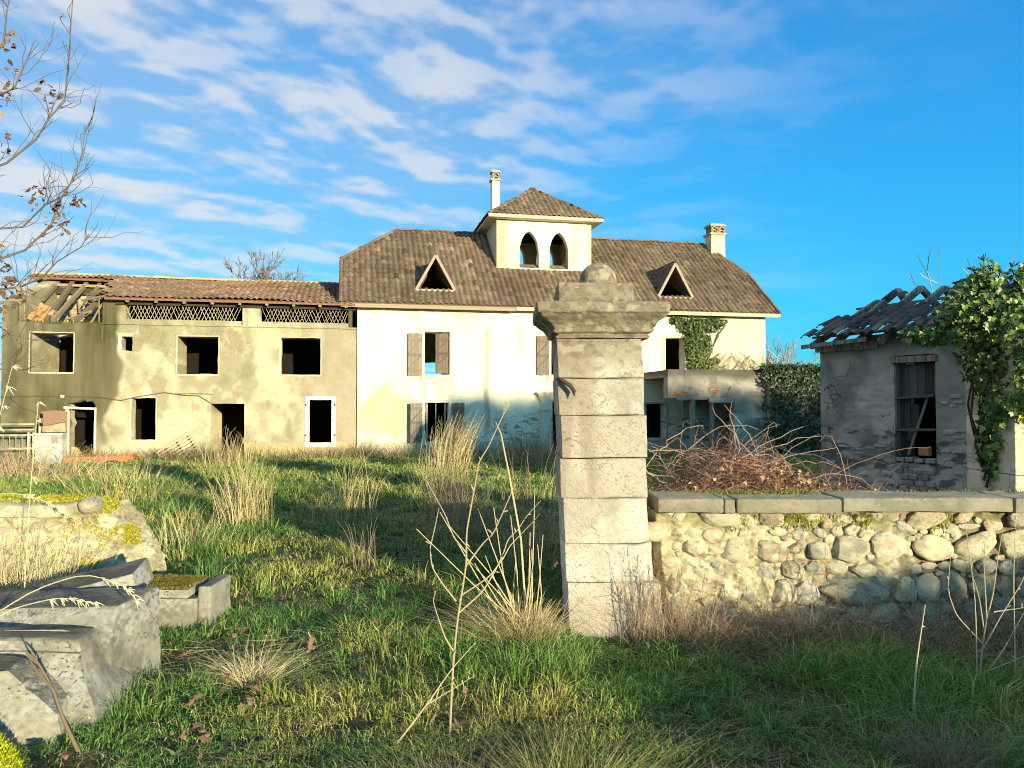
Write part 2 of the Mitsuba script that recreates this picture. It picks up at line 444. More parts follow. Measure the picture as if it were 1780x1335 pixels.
def f_soil(p, n, uv):
    a = fbm(p.x * 1.3, p.y * 1.3, 0.0, 4)
    b = fbm(p.x * 11, p.y * 11, 0.0, 4)
    far = smoothstep(9.0, 20.0, p.y)
    c = mix((0.060, 0.048, 0.030), (0.10, 0.085, 0.05), b)
    c = mix(c, (0.075, 0.095, 0.022), smoothstep(0.35, 0.6, a) * (0.5 + 0.4 * far))
    return mix(c, (0.15, 0.13, 0.05), smoothstep(0.5, 0.68, fbm(p.x * 0.8 + 5, p.y * 0.8, 0.0, 3)) * 0.6)


def f_concrete(p, n, uv):
    a = fbm(p.x * 4, p.y * 4, p.z * 4, 4)
    b = fbm(p.x * 38, p.y * 38, p.z * 38, 3)
    c = mix((0.16, 0.152, 0.128), (0.28, 0.262, 0.212), smoothstep(0.36, 0.62, a))
    c = c * (0.72 + 0.56 * b)
    wl = smoothstep(0.46, 0.62, fbm(p.x * 5 + 3, p.y * 5, p.z * 5, 4)) * smoothstep(0.36, 0.58, b)
    c = mix(c, (0.38, 0.38, 0.36), wl * 0.6)
    spot = fbm(p.x * 70 + 9, p.y * 70, p.z * 70, 4)
    c = mix(c, (0.06, 0.06, 0.045), smoothstep(0.60, 0.68, spot) * smoothstep(0.54, 0.66, fbm(p.x * 4 + 1, p.y * 4, p.z * 4, 3)) * 0.8)
    return mix(c, (0.085, 0.08, 0.066), smoothstep(0.55, 0.9, n.z) * (0.55 + 0.45 * smoothstep(0.4, 0.6, a)))


def f_wood(p, n, uv):
    g = fbm(p.x * 5 + p.y * 5, p.x * 60 - p.y * 25, p.z * 3, 3)
    return mix((0.13, 0.105, 0.08), (0.30, 0.26, 0.205), smoothstep(0.3, 0.7, g))


scene['m_house'] = two({'type': 'bumpmap', 'arbitrary': proc(lambda p, n, uv: 0.02 * fbm(fu(p) * 7, p.z * 7, p.y * 7, 4), 0.01), 'scale': 1.0, 'bsdf': rough(proc(f_house), 0.95, 0.1)})
scene['m_wing'] = two({'type': 'bumpmap', 'arbitrary': proc(lambda p, n, uv: 0.03 * fbm(fu(p) * 5, p.z * 5, p.y * 5, 4), 0.01), 'scale': 1.0, 'bsdf': rough(proc(f_wing), 0.95, 0.1)})
scene['m_shed'] = two({'type': 'bumpmap', 'arbitrary': proc(lambda p, n, uv: 0.05 * fbm(p.x * 7, p.y * 7, p.z * 9, 4), 0.01), 'scale': 1.0, 'bsdf': rough(proc(f_shed), 0.95, 0.1)})
scene['m_mortar'] = two({'type': 'bumpmap', 'arbitrary': proc(f_mortar_b, 0.004), 'scale': 1.0, 'bsdf': rough(proc(f_mortar), 0.95, 0.1)})
scene['m_pier'] = two({'type': 'bumpmap', 'arbitrary': proc(f_grain, 0.004), 'scale': 1.0, 'bsdf': rough(proc(f_pier), 0.9, 0.2)})
scene['m_concrete'] = two({'type': 'bumpmap', 'arbitrary': proc(f_grain, 0.004), 'scale': 0.8, 'bsdf': rough(proc(f_concrete), 0.9, 0.2)})
scene['m_soil'] = two(rough(proc(f_soil), 1.0, 0.0))
scene['m_wood'] = two(rough(proc(f_wood), 0.9, 0.15))
scene['m_dark'] = two(rough(rgb(0.018, 0.015, 0.012), 1.0, 0.0))  # near-black colour stands in for shade inside rooms; brackets share it
scene['m_leaf'] = two(rough(VC, 0.42, 0.45))
scene['m_grass'] = two(rough(VC, 0.6, 0.25))

# ------------------------------------------------------------------ the ground: one sheet out to the horizon
def ground():
    xs = np.concatenate([[-900, -400, -180, -90, -50, -34], np.arange(-26, 26.01, 0.25), [34, 50, 90, 180, 400, 900]])
    ys = np.concatenate([[-700, -300, -120, -60, -30, -15, -8, -3], np.arange(-1, 30.01, 0.25), [34, 42, 60, 100, 200, 450, 1200]])
    X, Y = np.meshgrid(xs, ys, indexing='ij')
    v = np.stack([X, Y, gz(X, Y)], -1)
    a, b = X.shape
    i, j = np.meshgrid(np.arange(a - 1), np.arange(b - 1), indexing='ij')
    q = np.stack([i * b + j, (i + 1) * b + j, (i + 1) * b + j + 1, i * b + j + 1], -1).reshape(-1, 4)
    struct(put('ground', (v.reshape(-1, 3), np.vstack([q[:, [0, 1, 2]], q[:, [0, 2, 3]]])), 'm_soil', smooth=True))


ground()

# ------------------------------------------------------------------ the white house
EAVE_Z, SL = 5.03, 0.79
RZ = EAVE_Z + SL * 4.40                       # ridge at v = 4.05
COS = 1 / math.sqrt(1 + SL * SL); SIN = SL * COS
HU0, HU1 = -0.36, 15.75


def roof_z(v):
    return EAVE_Z + SL * (v + 0.35)


def ogive(u0, u1, z0, zs, z1):
    w = (u1 - u0) / 2; uc = (u0 + u1) / 2
    t = np.linspace(0, 1, 9)
    l = [(u0 + w * (1 - math.cos(a * PI / 2.4)) / (1 - math.cos(PI / 2.4)), zs + (z1 - zs) * math.sin(a * PI / 2.4) / math.sin(PI / 2.4)) for a in t]
    r = [(2 * uc - a, b) for a, b in l[:-1]][::-1]
    return Polygon([(u0, z0)] + l + r + [(u1, z0)])


def rough_rect(u0, u1, z0, z1, s=0.012, n=5):
    r = np.random.default_rng(int(abs(u0 * 1000)) + 3)
    pts = []
    for (a, b) in (((u0, z0), (u1, z0)), ((u1, z0), (u1, z1)), ((u1, z1), (u0, z1)), ((u0, z1), (u0, z0))):
        for k in range(n):
            t = k / n
            pts.append((a[0] + (b[0] - a[0]) * t + (r.uniform(-s, s) if k else 0), a[1] + (b[1] - a[1]) * t + (r.uniform(-s, s) if k else 0)))
    return Polygon(pts)


house = tag('house', 'long derelict cream-white house with brown tiled roof and small square lookout tower', 'house')
COUNT['house'] = 1
P = Polygon([(0.2, -0.5), (15.32, -0.5), (15.32, 5.1), (0.2, 5.1)])
for q in [(2.47, 3.33, 2.66, 4.14), (2.49, 3.30, 0.36, 1.70), (6.95, 7.85, 2.70, 4.15), (7.0, 8.1, -0.1, 2.0), (11.29, 12.04, 2.86, 4.09), (10.52, 11.29, 0.42, 1.66)]:
    P = P.difference(rough_rect(*q))
put('front_wall', wall_uz(P, 0.0, 0.5), 'm_house', house)
Pb = Polygon([(0.2, -0.5), (15.32, -0.5), (15.32, 5.1), (0.2, 5.1)]).difference(rough_rect(3.05, 4.0, 2.75, 3.52))
put('back_wall', wall_uz(Pb, 7.6, 8.1), 'm_house', house)
G = Polygon([(0.5, -0.5), (7.6, -0.5), (7.6, 5.3), (6.05, 6.76), (2.05, 6.76), (0.5, 5.3)])
put('gable_wall', wall_vz(G, 0.2, 0.65), 'm_house', house)
put('gable_wall', wall_vz(G, 14.87, 15.32), 'm_house', house)
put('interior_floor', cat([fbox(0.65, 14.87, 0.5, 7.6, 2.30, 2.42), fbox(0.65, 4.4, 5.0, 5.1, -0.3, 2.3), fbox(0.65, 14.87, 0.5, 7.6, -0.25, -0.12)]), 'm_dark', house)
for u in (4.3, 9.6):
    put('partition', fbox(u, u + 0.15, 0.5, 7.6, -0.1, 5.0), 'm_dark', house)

# roof deck, with the holes of the dormers and the lookout
FE, FN = np.array([UX, UY, 0]), np.array([-UY, UX, 0])
ES = FN * COS + np.array([0, 0, SIN]); NS = np.cross(FE, ES)
RO = F([0, -0.35, EAVE_Z])[0]


def s_of(v):
    return (v + 0.35) / COS


DORM = [(2.88, 0.70, 6.84), (11.86, 0.72, 6.88)]
deck = Polygon([(HU0, 0), (HU1, 0), (HU1, s_of(2.0)), (14.8, s_of(4.05)), (1.75, s_of(4.05)), (HU0, s_of(2.0))])
for uc, hw, za in DORM:
    deck = deck.difference(Polygon([(uc - hw + 0.12, s_of(0.47)), (uc + hw - 0.12, s_of(0.47)), (uc, s_of(1.72))]))
deck = deck.difference(sbox(5.62, s_of(2.14), 8.76, 99))
roof = put('roof', slab_on(deck, RO, FE, ES, 0.07), 'm_tile', house, color=(0.17, 0.12, 0.085))
labels[roof] = {'label': 'brown tiled half-hipped roof with pale lichen'}
# the back slope and the two half hips
bo = F([0, 8.45, EAVE_Z])[0]
ESB = -FN * COS + np.array([0, 0, SIN])
bd = Polygon([(-HU1, 0), (-HU0, 0), (-HU0, s_of(2.0)), (-1.75, s_of(4.05)), (-14.8, s_of(4.05)), (-HU1, s_of(2.0))])
bd = bd.difference(sbox(-8.76, s_of(8.1 - 5.28), -5.62, 99))
put('back_slope', slab_on(bd, bo, -FE, ESB, 0.07), 'm_tile', roof, color=(0.2, 0.14, 0.1))
for a, b in ((HU0, 1.75), (HU1, 14.8)):
    tri = F([[a, 2.0, roof_z(2.0)], [a, 6.1, roof_z(2.0)], [b, 4.05, RZ]])
    put('half_hip', (np.vstack([tri, tri - [0, 0, 0.08]]), np.array([[0, 1, 2], [3, 5, 4], [0, 3, 4], [0, 4, 1], [1, 4, 5], [1, 5, 2], [2, 5, 3], [2, 3, 0]])), 'm_tile', roof, color=(0.2, 0.14, 0.1))

PROF = [(0, 0.0), (0.14, 0.0), (0.30, 0.030), (0.45, 0.046), (0.60, 0.046), (0.75, 0.030), (0.91, 0.0), (1.0, 0.0)]


def tile_mesh(o, ea, es, nn, w, l, lift=0.03, lip=0.018):
    """one pantile: a wave across, lifted at its lower end where it laps the tile below"""
    pr = np.array(PROF)
    lo = o + pr[:, :1] * w * ea + (pr[:, 1:] * (w / 0.2) + lift) * nn
    hi = o + pr[:, :1] * w * ea + es * (l * 1.12) + (pr[:, 1:] * (w / 0.2) + 0.004) * nn
    un = lo - nn * lip
    v = np.vstack([lo, hi, un]); n = len(pr); k = np.arange(n - 1)
    f = np.vstack([np.stack([k, k + 1, n + k + 1], 1), np.stack([k, n + k + 1, n + k], 1), np.stack([2 * n + k, 2 * n + k + 1, k + 1], 1), np.stack([2 * n + k, k + 1, k], 1)])
    return v, f


def tile_field(holder, region, origin, ea, es, w, l, base, seed, keep=300, name='roof_tile', mass='roof_tiles', sag=0.0, mid=None):
    """pantiles over region (a, s): the keep lowest rows' tiles are entries, the rest one mesh"""
    r = np.random.default_rng(seed)
    nn = np.cross(ea, es)
    a0, s0, a1, s1 = region.bounds
    cells = []
    for j in range(int((s1 - s0) / l) + 1):
        for i in range(int((a1 - a0) / w) + 1):
            a, s = a0 + i * w, s0 + j * l
            if region.contains(Point(a + w / 2, s + l * 0.5)):
                cells.append((a, s))
    # tone drifts over the roof and jumps from tile to tile
    one, rest = [], []
    for k, (a, s) in enumerate(cells):
        o = origin + ea * (a + r.normal(0, 0.003)) + es * (s + r.normal(0, 0.010)) + nn * (0.006 + abs(r.normal(0, 0.004)))
        o = o + nn * sag * (meshkit.fbm(np.array([a * 0.35, s * 0.4, seed]), 2, 2) - 0.5)
        th = r.normal(0, 0.012)
        t = tile_mesh(o, ea * math.cos(th) + es * math.sin(th), es * math.cos(th) - ea * math.sin(th), nn, w, l, 0.03 + r.uniform(0, 0.01))
        drift = meshkit.fbm(np.array([a * 0.5, s * 0.5, seed * 1.7]), 3, seed)
        c = np.asarray(base) * (0.62 + 0.75 * drift) * (1 + r.normal(0, 0.17))
        if r.random() < 0.07:
            c = c * 1.5
        c = c * (1 + r.normal(0, 0.04, 3))
        (one if k < keep else rest).append(t + (np.clip(c, 0.01, 0.8),))
    for v, f, c in one:
        put(name, (v, f), 'm_tile', holder, smooth=True, color=c)
    if rest:
        v, f, c = cat(rest)
        stuff(put(mass, (v, f), 'm_tile', holder, smooth=True, color=c))


TB = np.array([0.150, 0.104, 0.070])
reg = deck.buffer(-0.01).difference(sbox(5.3, s_of(1.78), 9.1, 9))
for uc, hw, za in DORM:
    reg = reg.difference(Polygon([(uc - hw - 0.02, s_of(0.36)), (uc + hw + 0.02, s_of(0.36)), (uc, s_of(1.98))]))
tile_field(roof, reg, RO, FE, ES, 0.2, 0.33, TB, 3, sag=0.05)


def ridge_run(holder, a, b, r0=0.085, step=0.33, base=TB * 1.15, seed=5):
    a, b = np.asarray(a, float), np.asarray(b, float)
    L = np.linalg.norm(b - a); d = (b - a) / L
    s = np.cross(d, [0, 0, 1]); s /= np.linalg.norm(s); up = np.cross(s, d)
    r = np.random.default_rng(seed)
    ang = np.linspace(0.05, PI - 0.05, 7)
    for k in range(int(L / step)):
        p = a + d * k * step; q = a + d * (k + 1.12) * step
        e = r.normal(0, 0.006)
        v = np.vstack([pt + np.stack([np.cos(ang)], 1) * s * rr + np.stack([np.sin(ang)], 1) * up * rr + up * (e - 0.02) for pt, rr in ((p, r0), (q, r0 * 0.86), (p, r0 * 0.8))])
        i = np.arange(6)
        f = np.vstack([np.stack([i, i + 1, 7 + i + 1], 1), np.stack([i, 8 + i, 7 + i], 1), np.stack([14 + i, 15 + i, 1 + i], 1), np.stack([14 + i, 1 + i, i], 1)])
        put('ridge_tile', (v, f), 'm_tile', holder, smooth=True, color=jit(base, 0.25, 0.05, r))


ridge_run(roof, F([1.72, 4.05, RZ + 0.03])[0], F([5.3, 4.05, RZ + 0.03])[0])
ridge_run(roof, F([9.07, 4.05, RZ + 0.03])[0], F([14.85, 4.05, RZ + 0.03])[0], seed=4)
ridge_run(roof, F([HU0, 2.0, roof_z(2.0) + 0.03])[0], F([1.75, 4.05, RZ + 0.03])[0], seed=6)
ridge_run(roof, F([HU1, 2.0, roof_z(2.0) + 0.03])[0], F([14.8, 4.05, RZ + 0.03])[0], seed=7)
ridge_run(roof, F([HU0, -0.38, EAVE_Z + 0.02])[0], F([HU0, 2.0, roof_z(2.0) + 0.03])[0], 0.07, seed=8)
ridge_run(roof, F([HU1, -0.38, EAVE_Z + 0.02])[0], F([HU1, 2.0, roof_z(2.0) + 0.03])[0], 0.07, seed=9)
# fascia, soffit and verge boards
put('fascia_board', fbox(HU0 + 0.02, 5.6, -0.36, -0.33, EAVE_Z - 0.15, EAVE_Z - 0.02), 'm_vc', house, color=(0.34, 0.27, 0.19))
put('fascia_board', fbox(5.62, HU1 - 0.02, -0.36, -0.33, EAVE_Z - 0.13, EAVE_Z - 0.0), 'm_vc', house, color=(0.50, 0.42, 0.31))
put('soffit', fbox(HU0 + 0.02, HU1 - 0.02, -0.328, 0.0, EAVE_Z - 0.05, EAVE_Z - 0.02), 'm_vc', house, color=(0.33, 0.27, 0.20))
for u in (HU0, HU1 - 0.03):
    put('verge_board', fbar([u + 0.015, -0.33, EAVE_Z - 0.10], [u + 0.015, 2.0, roof_z(2.0) - 0.10], 0.03, 0.14), 'm_vc', house, color=(0.42, 0.35, 0.26))

# dormers: little triangular prisms open to the front
for k, (uc, hw, za) in enumerate(DORM):
    zb = roof_z(0.4) - 0.01; vb = 0.4
    d = f'{house}__' + 'dormer' + ('' if k == 0 else '_001')
    COUNT[d] = 1; COUNT[f'{house}__dormer'] = k + 1
    labels[d] = {'label': ('left' if k == 0 else 'right') + ' triangular dormer with a pale timber rim'}
    vt = (za - EAVE_Z) / SL - 0.35
    for s in (-1, 1):
        a, b, c = np.array([uc + s * hw, vb + 0.02, zb]), np.array([uc, vb + 0.02, za]), np.array([uc, vt, za])
        v = np.vstack([F([a, b, c]), F([a, b, c]) - [0, 0, 0.06]])
        put('cheek', (v, np.array([[0, 1, 2], [3, 5, 4], [0, 3, 4], [0, 4, 1], [1, 4, 5], [1, 5, 2], [0, 2, 5], [0, 5, 3]])), 'm_tile', d, color=(0.17, 0.115, 0.085))
        # tiles on the cheek
        e1 = F([b])[0] - F([a])[0]; L1 = np.linalg.norm(e1); e1 /= L1
        e0 = FN - e1 * (FN @ e1); e0 /= np.linalg.norm(e0)
        tl = []
        for i in range(9):
            for j in range(6):
                aa, ss = i * 0.2, j * 0.26
                if ss + 0.13 > L1 or aa + 0.16 > (vt - vb) * (ss / L1) + 0.2:
                    continue
                nn = np.cross(e0, e1)
                if nn[2] < 0:
                    nn = -nn
                t = tile_mesh(F([a])[0] + e0 * aa + e1 * ss + nn * 0.02, e0, e1, nn, 0.2, 0.26)
                tl.append(t + (jit(TB, 0.25),))
        v, f, c3 = cat(tl)
        stuff(put('cheek_tiles', (v, f), 'm_tile', d, smooth=True, color=c3))
        put('rake_board', fbar([uc + s * (hw - 0.02), vb - 0.03, zb + 0.02], [uc + s * 0.005, vb - 0.03, za + 0.02], 0.06, 0.095), 'm_vc', d, color=(0.36, 0.29, 0.21))
    put('sill', fbox(uc - hw + 0.02, uc + hw - 0.02, vb - 0.08, vb + 0.04, zb - 0.03, zb + 0.04), 'm_vc', d, color=(0.42, 0.36, 0.27))

# the lookout tower
tw = f'{house}__lookout_tower'; COUNT[tw] = 1
labels[tw] = {'label': 'square cream lookout tower with two pointed windows'}
U0, U1, V0, V1, ZT = 5.33, 9.05, 1.85, 5.57, 8.62
TF = Polygon([(U0, 6.3), (U1, 6.3), (U1, ZT), (U0, ZT)])
F1, F2 = ogive(6.21, 6.97, 6.80, 7.36, 8.22), ogive(7.38, 8.13, 6.80, 7.38, 8.22)
put('front_wall', wall_uz(TF.difference(F1).difference(F2), V0, V0 + 0.28), 'm_house', tw)
B1, B2 = ogive(6.42, 7.20, 6.75, 7.75, 8.5), ogive(7.72, 8.5, 6.75, 7.75, 8.5)
put('back_wall', wall_uz(TF.difference(B1).difference(B2), V1 - 0.28, V1), 'm_house', tw)
SP = Polygon([(V0 + 0.28, 6.3), (V1 - 0.28, 6.3), (V1 - 0.28, ZT), (V0 + 0.28, ZT)])
put('side_wall', wall_vz(SP, U0, U0 + 0.28), 'm_house', tw)
put('side_wall', wall_vz(SP, U1 - 0.28, U1), 'm_house', tw)
put('floor', fbox(U0 + 0.28, U1 - 0.28, V0 + 0.28, V1 - 0.28, 6.45, 6.55), 'm_dark', tw)
put('ceiling', fbox(U0 + 0.28, U1 - 0.28, V0 + 0.28, V1 - 0.28, ZT - 0.12, ZT - 0.02), 'm_dark', tw)
put('window_sill', fbox(6.12, 8.24, V0 - 0.05, V0 + 0.02, 6.74, 6.80), 'm_vc', tw, color=(0.66, 0.6, 0.48))
OV = 0.36
e = (U0 - OV, U1 + OV, V0 - OV, V1 + OV)
put('eave_board', cat([fbox(e[0], e[1], e[2], e[3], ZT, ZT + 0.05), fbox(e[0] - 0.02, e[1] + 0.02, e[2] - 0.02, e[2] + 0.03, ZT + 0.05, ZT + 0.12)]), 'm_vc', tw, color=(0.50, 0.45, 0.35))
uc, vc, zr, za = (U0 + U1) / 2, (V0 + V1) / 2, ZT + 0.10, 10.33
crn = [np.array([e[0], e[2], zr]), np.array([e[1], e[2], zr]), np.array([e[1], e[3], zr]), np.array([e[0], e[3], zr])]
apex = np.array([uc, vc, za])
vp = F(np.array(crn + [apex])); put('roof_deck', (vp, np.array([[0, 1, 4], [1, 2, 4], [2, 3, 4], [3, 0, 4], [0, 2, 1], [0, 3, 2]])), 'm_tile', tw, color=(0.17, 0.12, 0.085))
for k in range(4):
    a, b = F([crn[k]])[0], F([crn[(k + 1) % 4]])[0]
    ea = (b - a) / np.linalg.norm(b - a); mid = (a + b) / 2; ap = F([apex])[0]
    es = (ap - mid) / np.linalg.norm(ap - mid)
    L, S = np.linalg.norm(b - a), np.linalg.norm(ap - mid)
    tile_field(tw, Polygon([(0, 0), (L, 0), (L / 2, S)]), a, ea, es, 0.2, 0.31, TB * 1.05, 40 + k, keep=60 if k == 0 else 0)
    ridge_run(tw, a + [0, 0, 0.03], ap + [0, 0, 0.03], 0.08, seed=50 + k)

# chimneys
def chimney(u0, u1, v0, v1, z0, z1, col, cap):
    k = new(f'{house}__chimney'); COUNT[k] = 1
    labels[k] = {'label': cap}
    put('stack', (F(chamfer_box(u0, u1, v0, v1, z0, z1 - 0.42, 0.02, 6, 0.01, 4, 1)[0]), chamfer_box(u0, u1, v0, v1, z0, z1 - 0.42, 0.02, 6)[1]), 'm_house', k)
    put('cap', cat([fbox(u0 - 0.05, u1 + 0.05, v0 - 0.05, v1 + 0.05, z1 - 0.42, z1 - 0.34), fbox(u0 - 0.03, u1 + 0.03, v0 - 0.03, v1 + 0.03, z1 - 0.06, z1), fbox(u0 + 0.01, u1 - 0.01, v0 + 0.01, v1 - 0.01, z1, z1 + 0.05)]), 'm_vc', k, color=(0.40, 0.34, 0.24))
    for i in range(2 if u1 - u0 > 0.5 else 1):
        for j in range(2):
            w = (u1 - u0) / (2 if u1 - u0 > 0.5 else 1)
            a = u0 + i * w + w / 2
            t = np.linspace(0, PI, 7)
            zc = z1 - 0.34 + j * 0.14
            ring = [[a + w * 0.36 * math.cos(x), v0 - 0.01, zc + 0.115 * math.sin(x)] for x in t]
            put('vent_tile', tubes([(F(ring), 0.022)], 5), 'm_vc', k, color=(0.46, 0.38, 0.25))
    put('flue_wall', cat([fbox(u0 + 0.03, u1 - 0.03, v0 + 0.08, v1 - 0.08, z1 - 0.34, z1 - 0.06)] + [fbox(a, a + 0.06, v0, v0 + 0.08, z1 - 0.34, z1 - 0.06) for a in np.linspace(u0, u1 - 0.06, 3 if u1 - u0 > 0.5 else 2)]), 'm_vc', k, color=(0.2, 0.16, 0.11))


chimney(5.92, 6.26, 5.98, 6.34, 6.2, 11.72, 0, 'tall slender chimney behind the tower')
chimney(14.80, 15.45, 3.35, 3.95, 7.0, 9.22, 0, 'broad cream chimney at the right end of the ridge')

# windows and shutters
WOOD = np.array([0.235, 0.185, 0.140])


def frame(key, u0, u1, z0, z1, w, v0, v1, col):
    put('frame', cat([fbox(u0 - w, u0, v0, v1, z0 - w, z1 + w), fbox(u1, u1 + w, v0, v1, z0 - w, z1 + w), fbox(u0, u1, v0, v1, z1, z1 + w), fbox(u0, u1, v0, v1, z0 - w, z0)]), 'm_vc', key, color=col)


def shutter(hinge_u, side, width, z0, z1, ang, v=-0.02, col=WOOD, seed=0, brace=True):
    """boarded shutter hinged at hinge_u, opening to side (-1 left, 1 right), swung ang from the wall"""
    k = new(f'{house}__shutter'); COUNT[k] = 1
    r = np.random.default_rng(seed)
    d = np.array([side * math.cos(ang), -math.sin(ang), 0]); nv = np.array([side * math.sin(ang), math.cos(ang), 0])
    n = 4; bw = width / n
    o = np.array([hinge_u, v, 0])

    def piece(a0, a1, za, zb, t0, t1):
        vs = []
        for a in (a0, a1):
            for t in (t0, t1):
                for z in (za, zb):
                    q = o + d * a + nv * t * (-1); q = q + [0, 0, z]; vs.append(q)
        return F(vs), BOXF
    for i in range(n):
        put('plank', piece(i * bw + 0.004, (i + 1) * bw - 0.004, z0 + r.uniform(0, 0.03), z1 - r.uniform(0, 0.02), 0.0, 0.025), 'm_vc', k, color=jit(col, 0.2, 0.05, r))
    if brace:
        H = z1 - z0
        for zz in (z0 + 0.14 * H, z0 + 0.5 * H, z0 + 0.86 * H):
            put('batten', piece(0.01, width - 0.01, zz - 0.045, zz + 0.045, 0.026, 0.05), 'm_vc', k, color=jit(col * 0.85, 0.15, 0.05, r))
        for za, zb in ((0.18, 0.46), (0.54, 0.82)):
            p, q = o + d * 0.03 + nv * (-0.038) + [0, 0, z0 + za * H], o + d * (width - 0.03) + nv * (-0.038) + [0, 0, z0 + zb * H]
            if side < 0:
                p, q = p + [0, 0, (zb - za) * H], q - [0, 0, (zb - za) * H]
            put('brace', fbar(p, q, 0.025, 0.07, up=tuple(nv)), 'm_vc', k, color=jit(col * 0.9, 0.15, 0.05, r))
    return k


def window(name, label, u0, u1, z0, z1, w=0.10, col=(0.62, 0.55, 0.43)):
    k = new(f'{house}__{name}'); COUNT[k] = 1
    labels[k] = {'label': label}
    frame(k, u0, u1, z0, z1, w, -0.025, 0.12, col)
    put('sill', fbox(u0 - w - 0.03, u1 + w + 0.03, -0.07, -0.026, z0 - w - 0.03, z0 - w + 0.03), 'm_vc', k, color=col)
    return k


w1 = window('window', 'upper left window with a half closed right shutter', 2.47, 3.33, 2.66, 4.14)
s1 = shutter(2.36, -1, 0.47, 2.60, 4.08, 0.06, -0.03, WOOD * 1.15, 2); labels[s1] = {'label': 'brown boarded shutter of the upper window, open flat on the wall'}
s2 = shutter(3.32, -1, 0.47, 2.70, 4.10, -0.12, 0.10, WOOD * 0.75, 3); labels[s2] = {'label': 'grey brown shutter closed over half of the upper window'}
w2 = window('window', 'ground floor window with both shutters ajar', 2.49, 3.30, 0.36, 1.70)
put('casement', cat([fbox(2.55, 2.60, 0.2, 0.26, 0.38, 1.68), fbox(3.18, 3.22, 0.2, 0.26, 0.38, 1.68), fbox(2.86, 2.89, 0.2, 0.26, 0.38, 1.68)]), 'm_vc', w2, color=(0.45, 0.40, 0.33))
s3 = shutter(2.38, -1, 0.47, 0.34, 1.70, 0.45, -0.03, np.array([0.20, 0.17, 0.14]), 4); labels[s3] = {'label': 'dark weathered left shutter of the ground floor window'}
s4 = shutter(3.41, 1, 0.47, 0.34, 1.70, 0.55, -0.03, np.array([0.20, 0.17, 0.14]), 5); labels[s4] = {'label': 'dark weathered right shutter of the ground floor window'}
w3 = window('window', 'upper window partly behind the stone pillar', 6.95, 7.85, 2.70, 4.15)
shutter(6.86, -1, 0.45, 2.66, 4.08, 0.06, -0.03, WOOD * 0.9, 6)
shutter(7.95, 1, 0.45, 2.66, 4.08, 0.06, -0.03, WOOD * 0.9, 7)
w4 = window('balcony_door', 'dark upper doorway beside the ivy', 11.29, 12.04, 2.86, 4.09, 0.13, (0.60, 0.54, 0.38))
w5 = window('side_door', 'dark ground floor doorway beside the terrace', 10.52, 11.29, 0.42, 1.66, 0.07, (0.42, 0.38, 0.33))
ds = f'{house}__door_surround'; COUNT[ds] = 1; labels[ds] = {'label': 'moulded pale stone surround of the main door'}
for u in (6.55, 8.15):
    put('pilaster', cat([fbox(u, u + 0.36, -0.10, -0.003, -0.3, 1.80), fbox(u - 0.06, u + 0.42, -0.14, -0.003, 1.42, 1.50), fbox(u - 0.05, u + 0.41, -0.14, -0.003, 1.80, 1.92), fbox(u - 0.10, u + 0.46, -0.2, -0.003, 1.92, 2.0), fbox(u - 0.05, u + 0.41, -0.14, -0.003, -0.3, 0.1)]), 'm_vc', ds, color=(0.60, 0.54, 0.43))
put('lintel', cat([fbox(6.91, 8.15, -0.10, -0.003, 1.75, 2.0), fbox(6.4, 8.66, -0.24, -0.003, 2.0, 2.08)]), 'm_vc', ds, color=(0.60, 0.54, 0.43))

# the terrace in front of the right end
ter = tag('terrace', 'shaded grey terrace with crumbling edge in front of the right end of the house', 'terrace'); COUNT['terrace'] = 1
tv0 = -2.2
TP = Polygon([(10.75, -0.4), (14.06, -0.4), (14.06, 2.84), (10.42, 2.82), (10.42, 1.85), (10.75, 1.85)]).difference(Polygon([(10.75, -0.4), (10.75, 1.78), (12.85, 1.82), (12.85, -0.4)]))
put('front_wall', wall_uz(TP, tv0, tv0 + 0.35), 'm_shed', ter)
put('floor_slab', fbox(10.42, 14.06, tv0 + 0.35, -0.003, 2.55, 2.80), 'm_shed', ter)
put('side_wall', fbox(13.7, 14.06, tv0 + 0.35, -0.003, -0.4, 2.55), 'm_shed', ter)
put('post', fbox(11.30, 11.42, tv0 + 0.05, tv0 + 0.2, -0.4, 1.79), 'm_vc', ter, color=(0.22, 0.2, 0.18))
put('post', fbox(12.02, 12.12, tv0 + 0.05, tv0 + 0.2, -0.4, 1.80), 'm_vc', ter, color=(0.2, 0.18, 0.16))
put('beam', fbox(11.9, 12.8, tv0 - 0.06, tv0 - 0.003, 1.70, 1.86), 'm_vc', ter, color=(0.30, 0.28, 0.24))
put('inner_wall', fbox(11.5, 13.69, -1.0, -0.85, -0.3, 2.54), 'm_shed', ter)
for i, (u, z) in enumerate([(10.6, 1.93), (10.82, 1.95), (11.04, 1.93), (10.7, 2.01), (11.95, 2.12), (12.15, 2.13), (12.05, 2.05), (10.92, 2.0)]):
    m = chamfer_box(u, u + 0.2, tv0 - 0.02, tv0 + 0.06, z, z + 0.06, 0.01, 3, 0.006, 20, i)
    put('brick', (F(m[0]), m[1]), 'm_vc', ter, color=jit((0.42, 0.18, 0.09), 0.2))

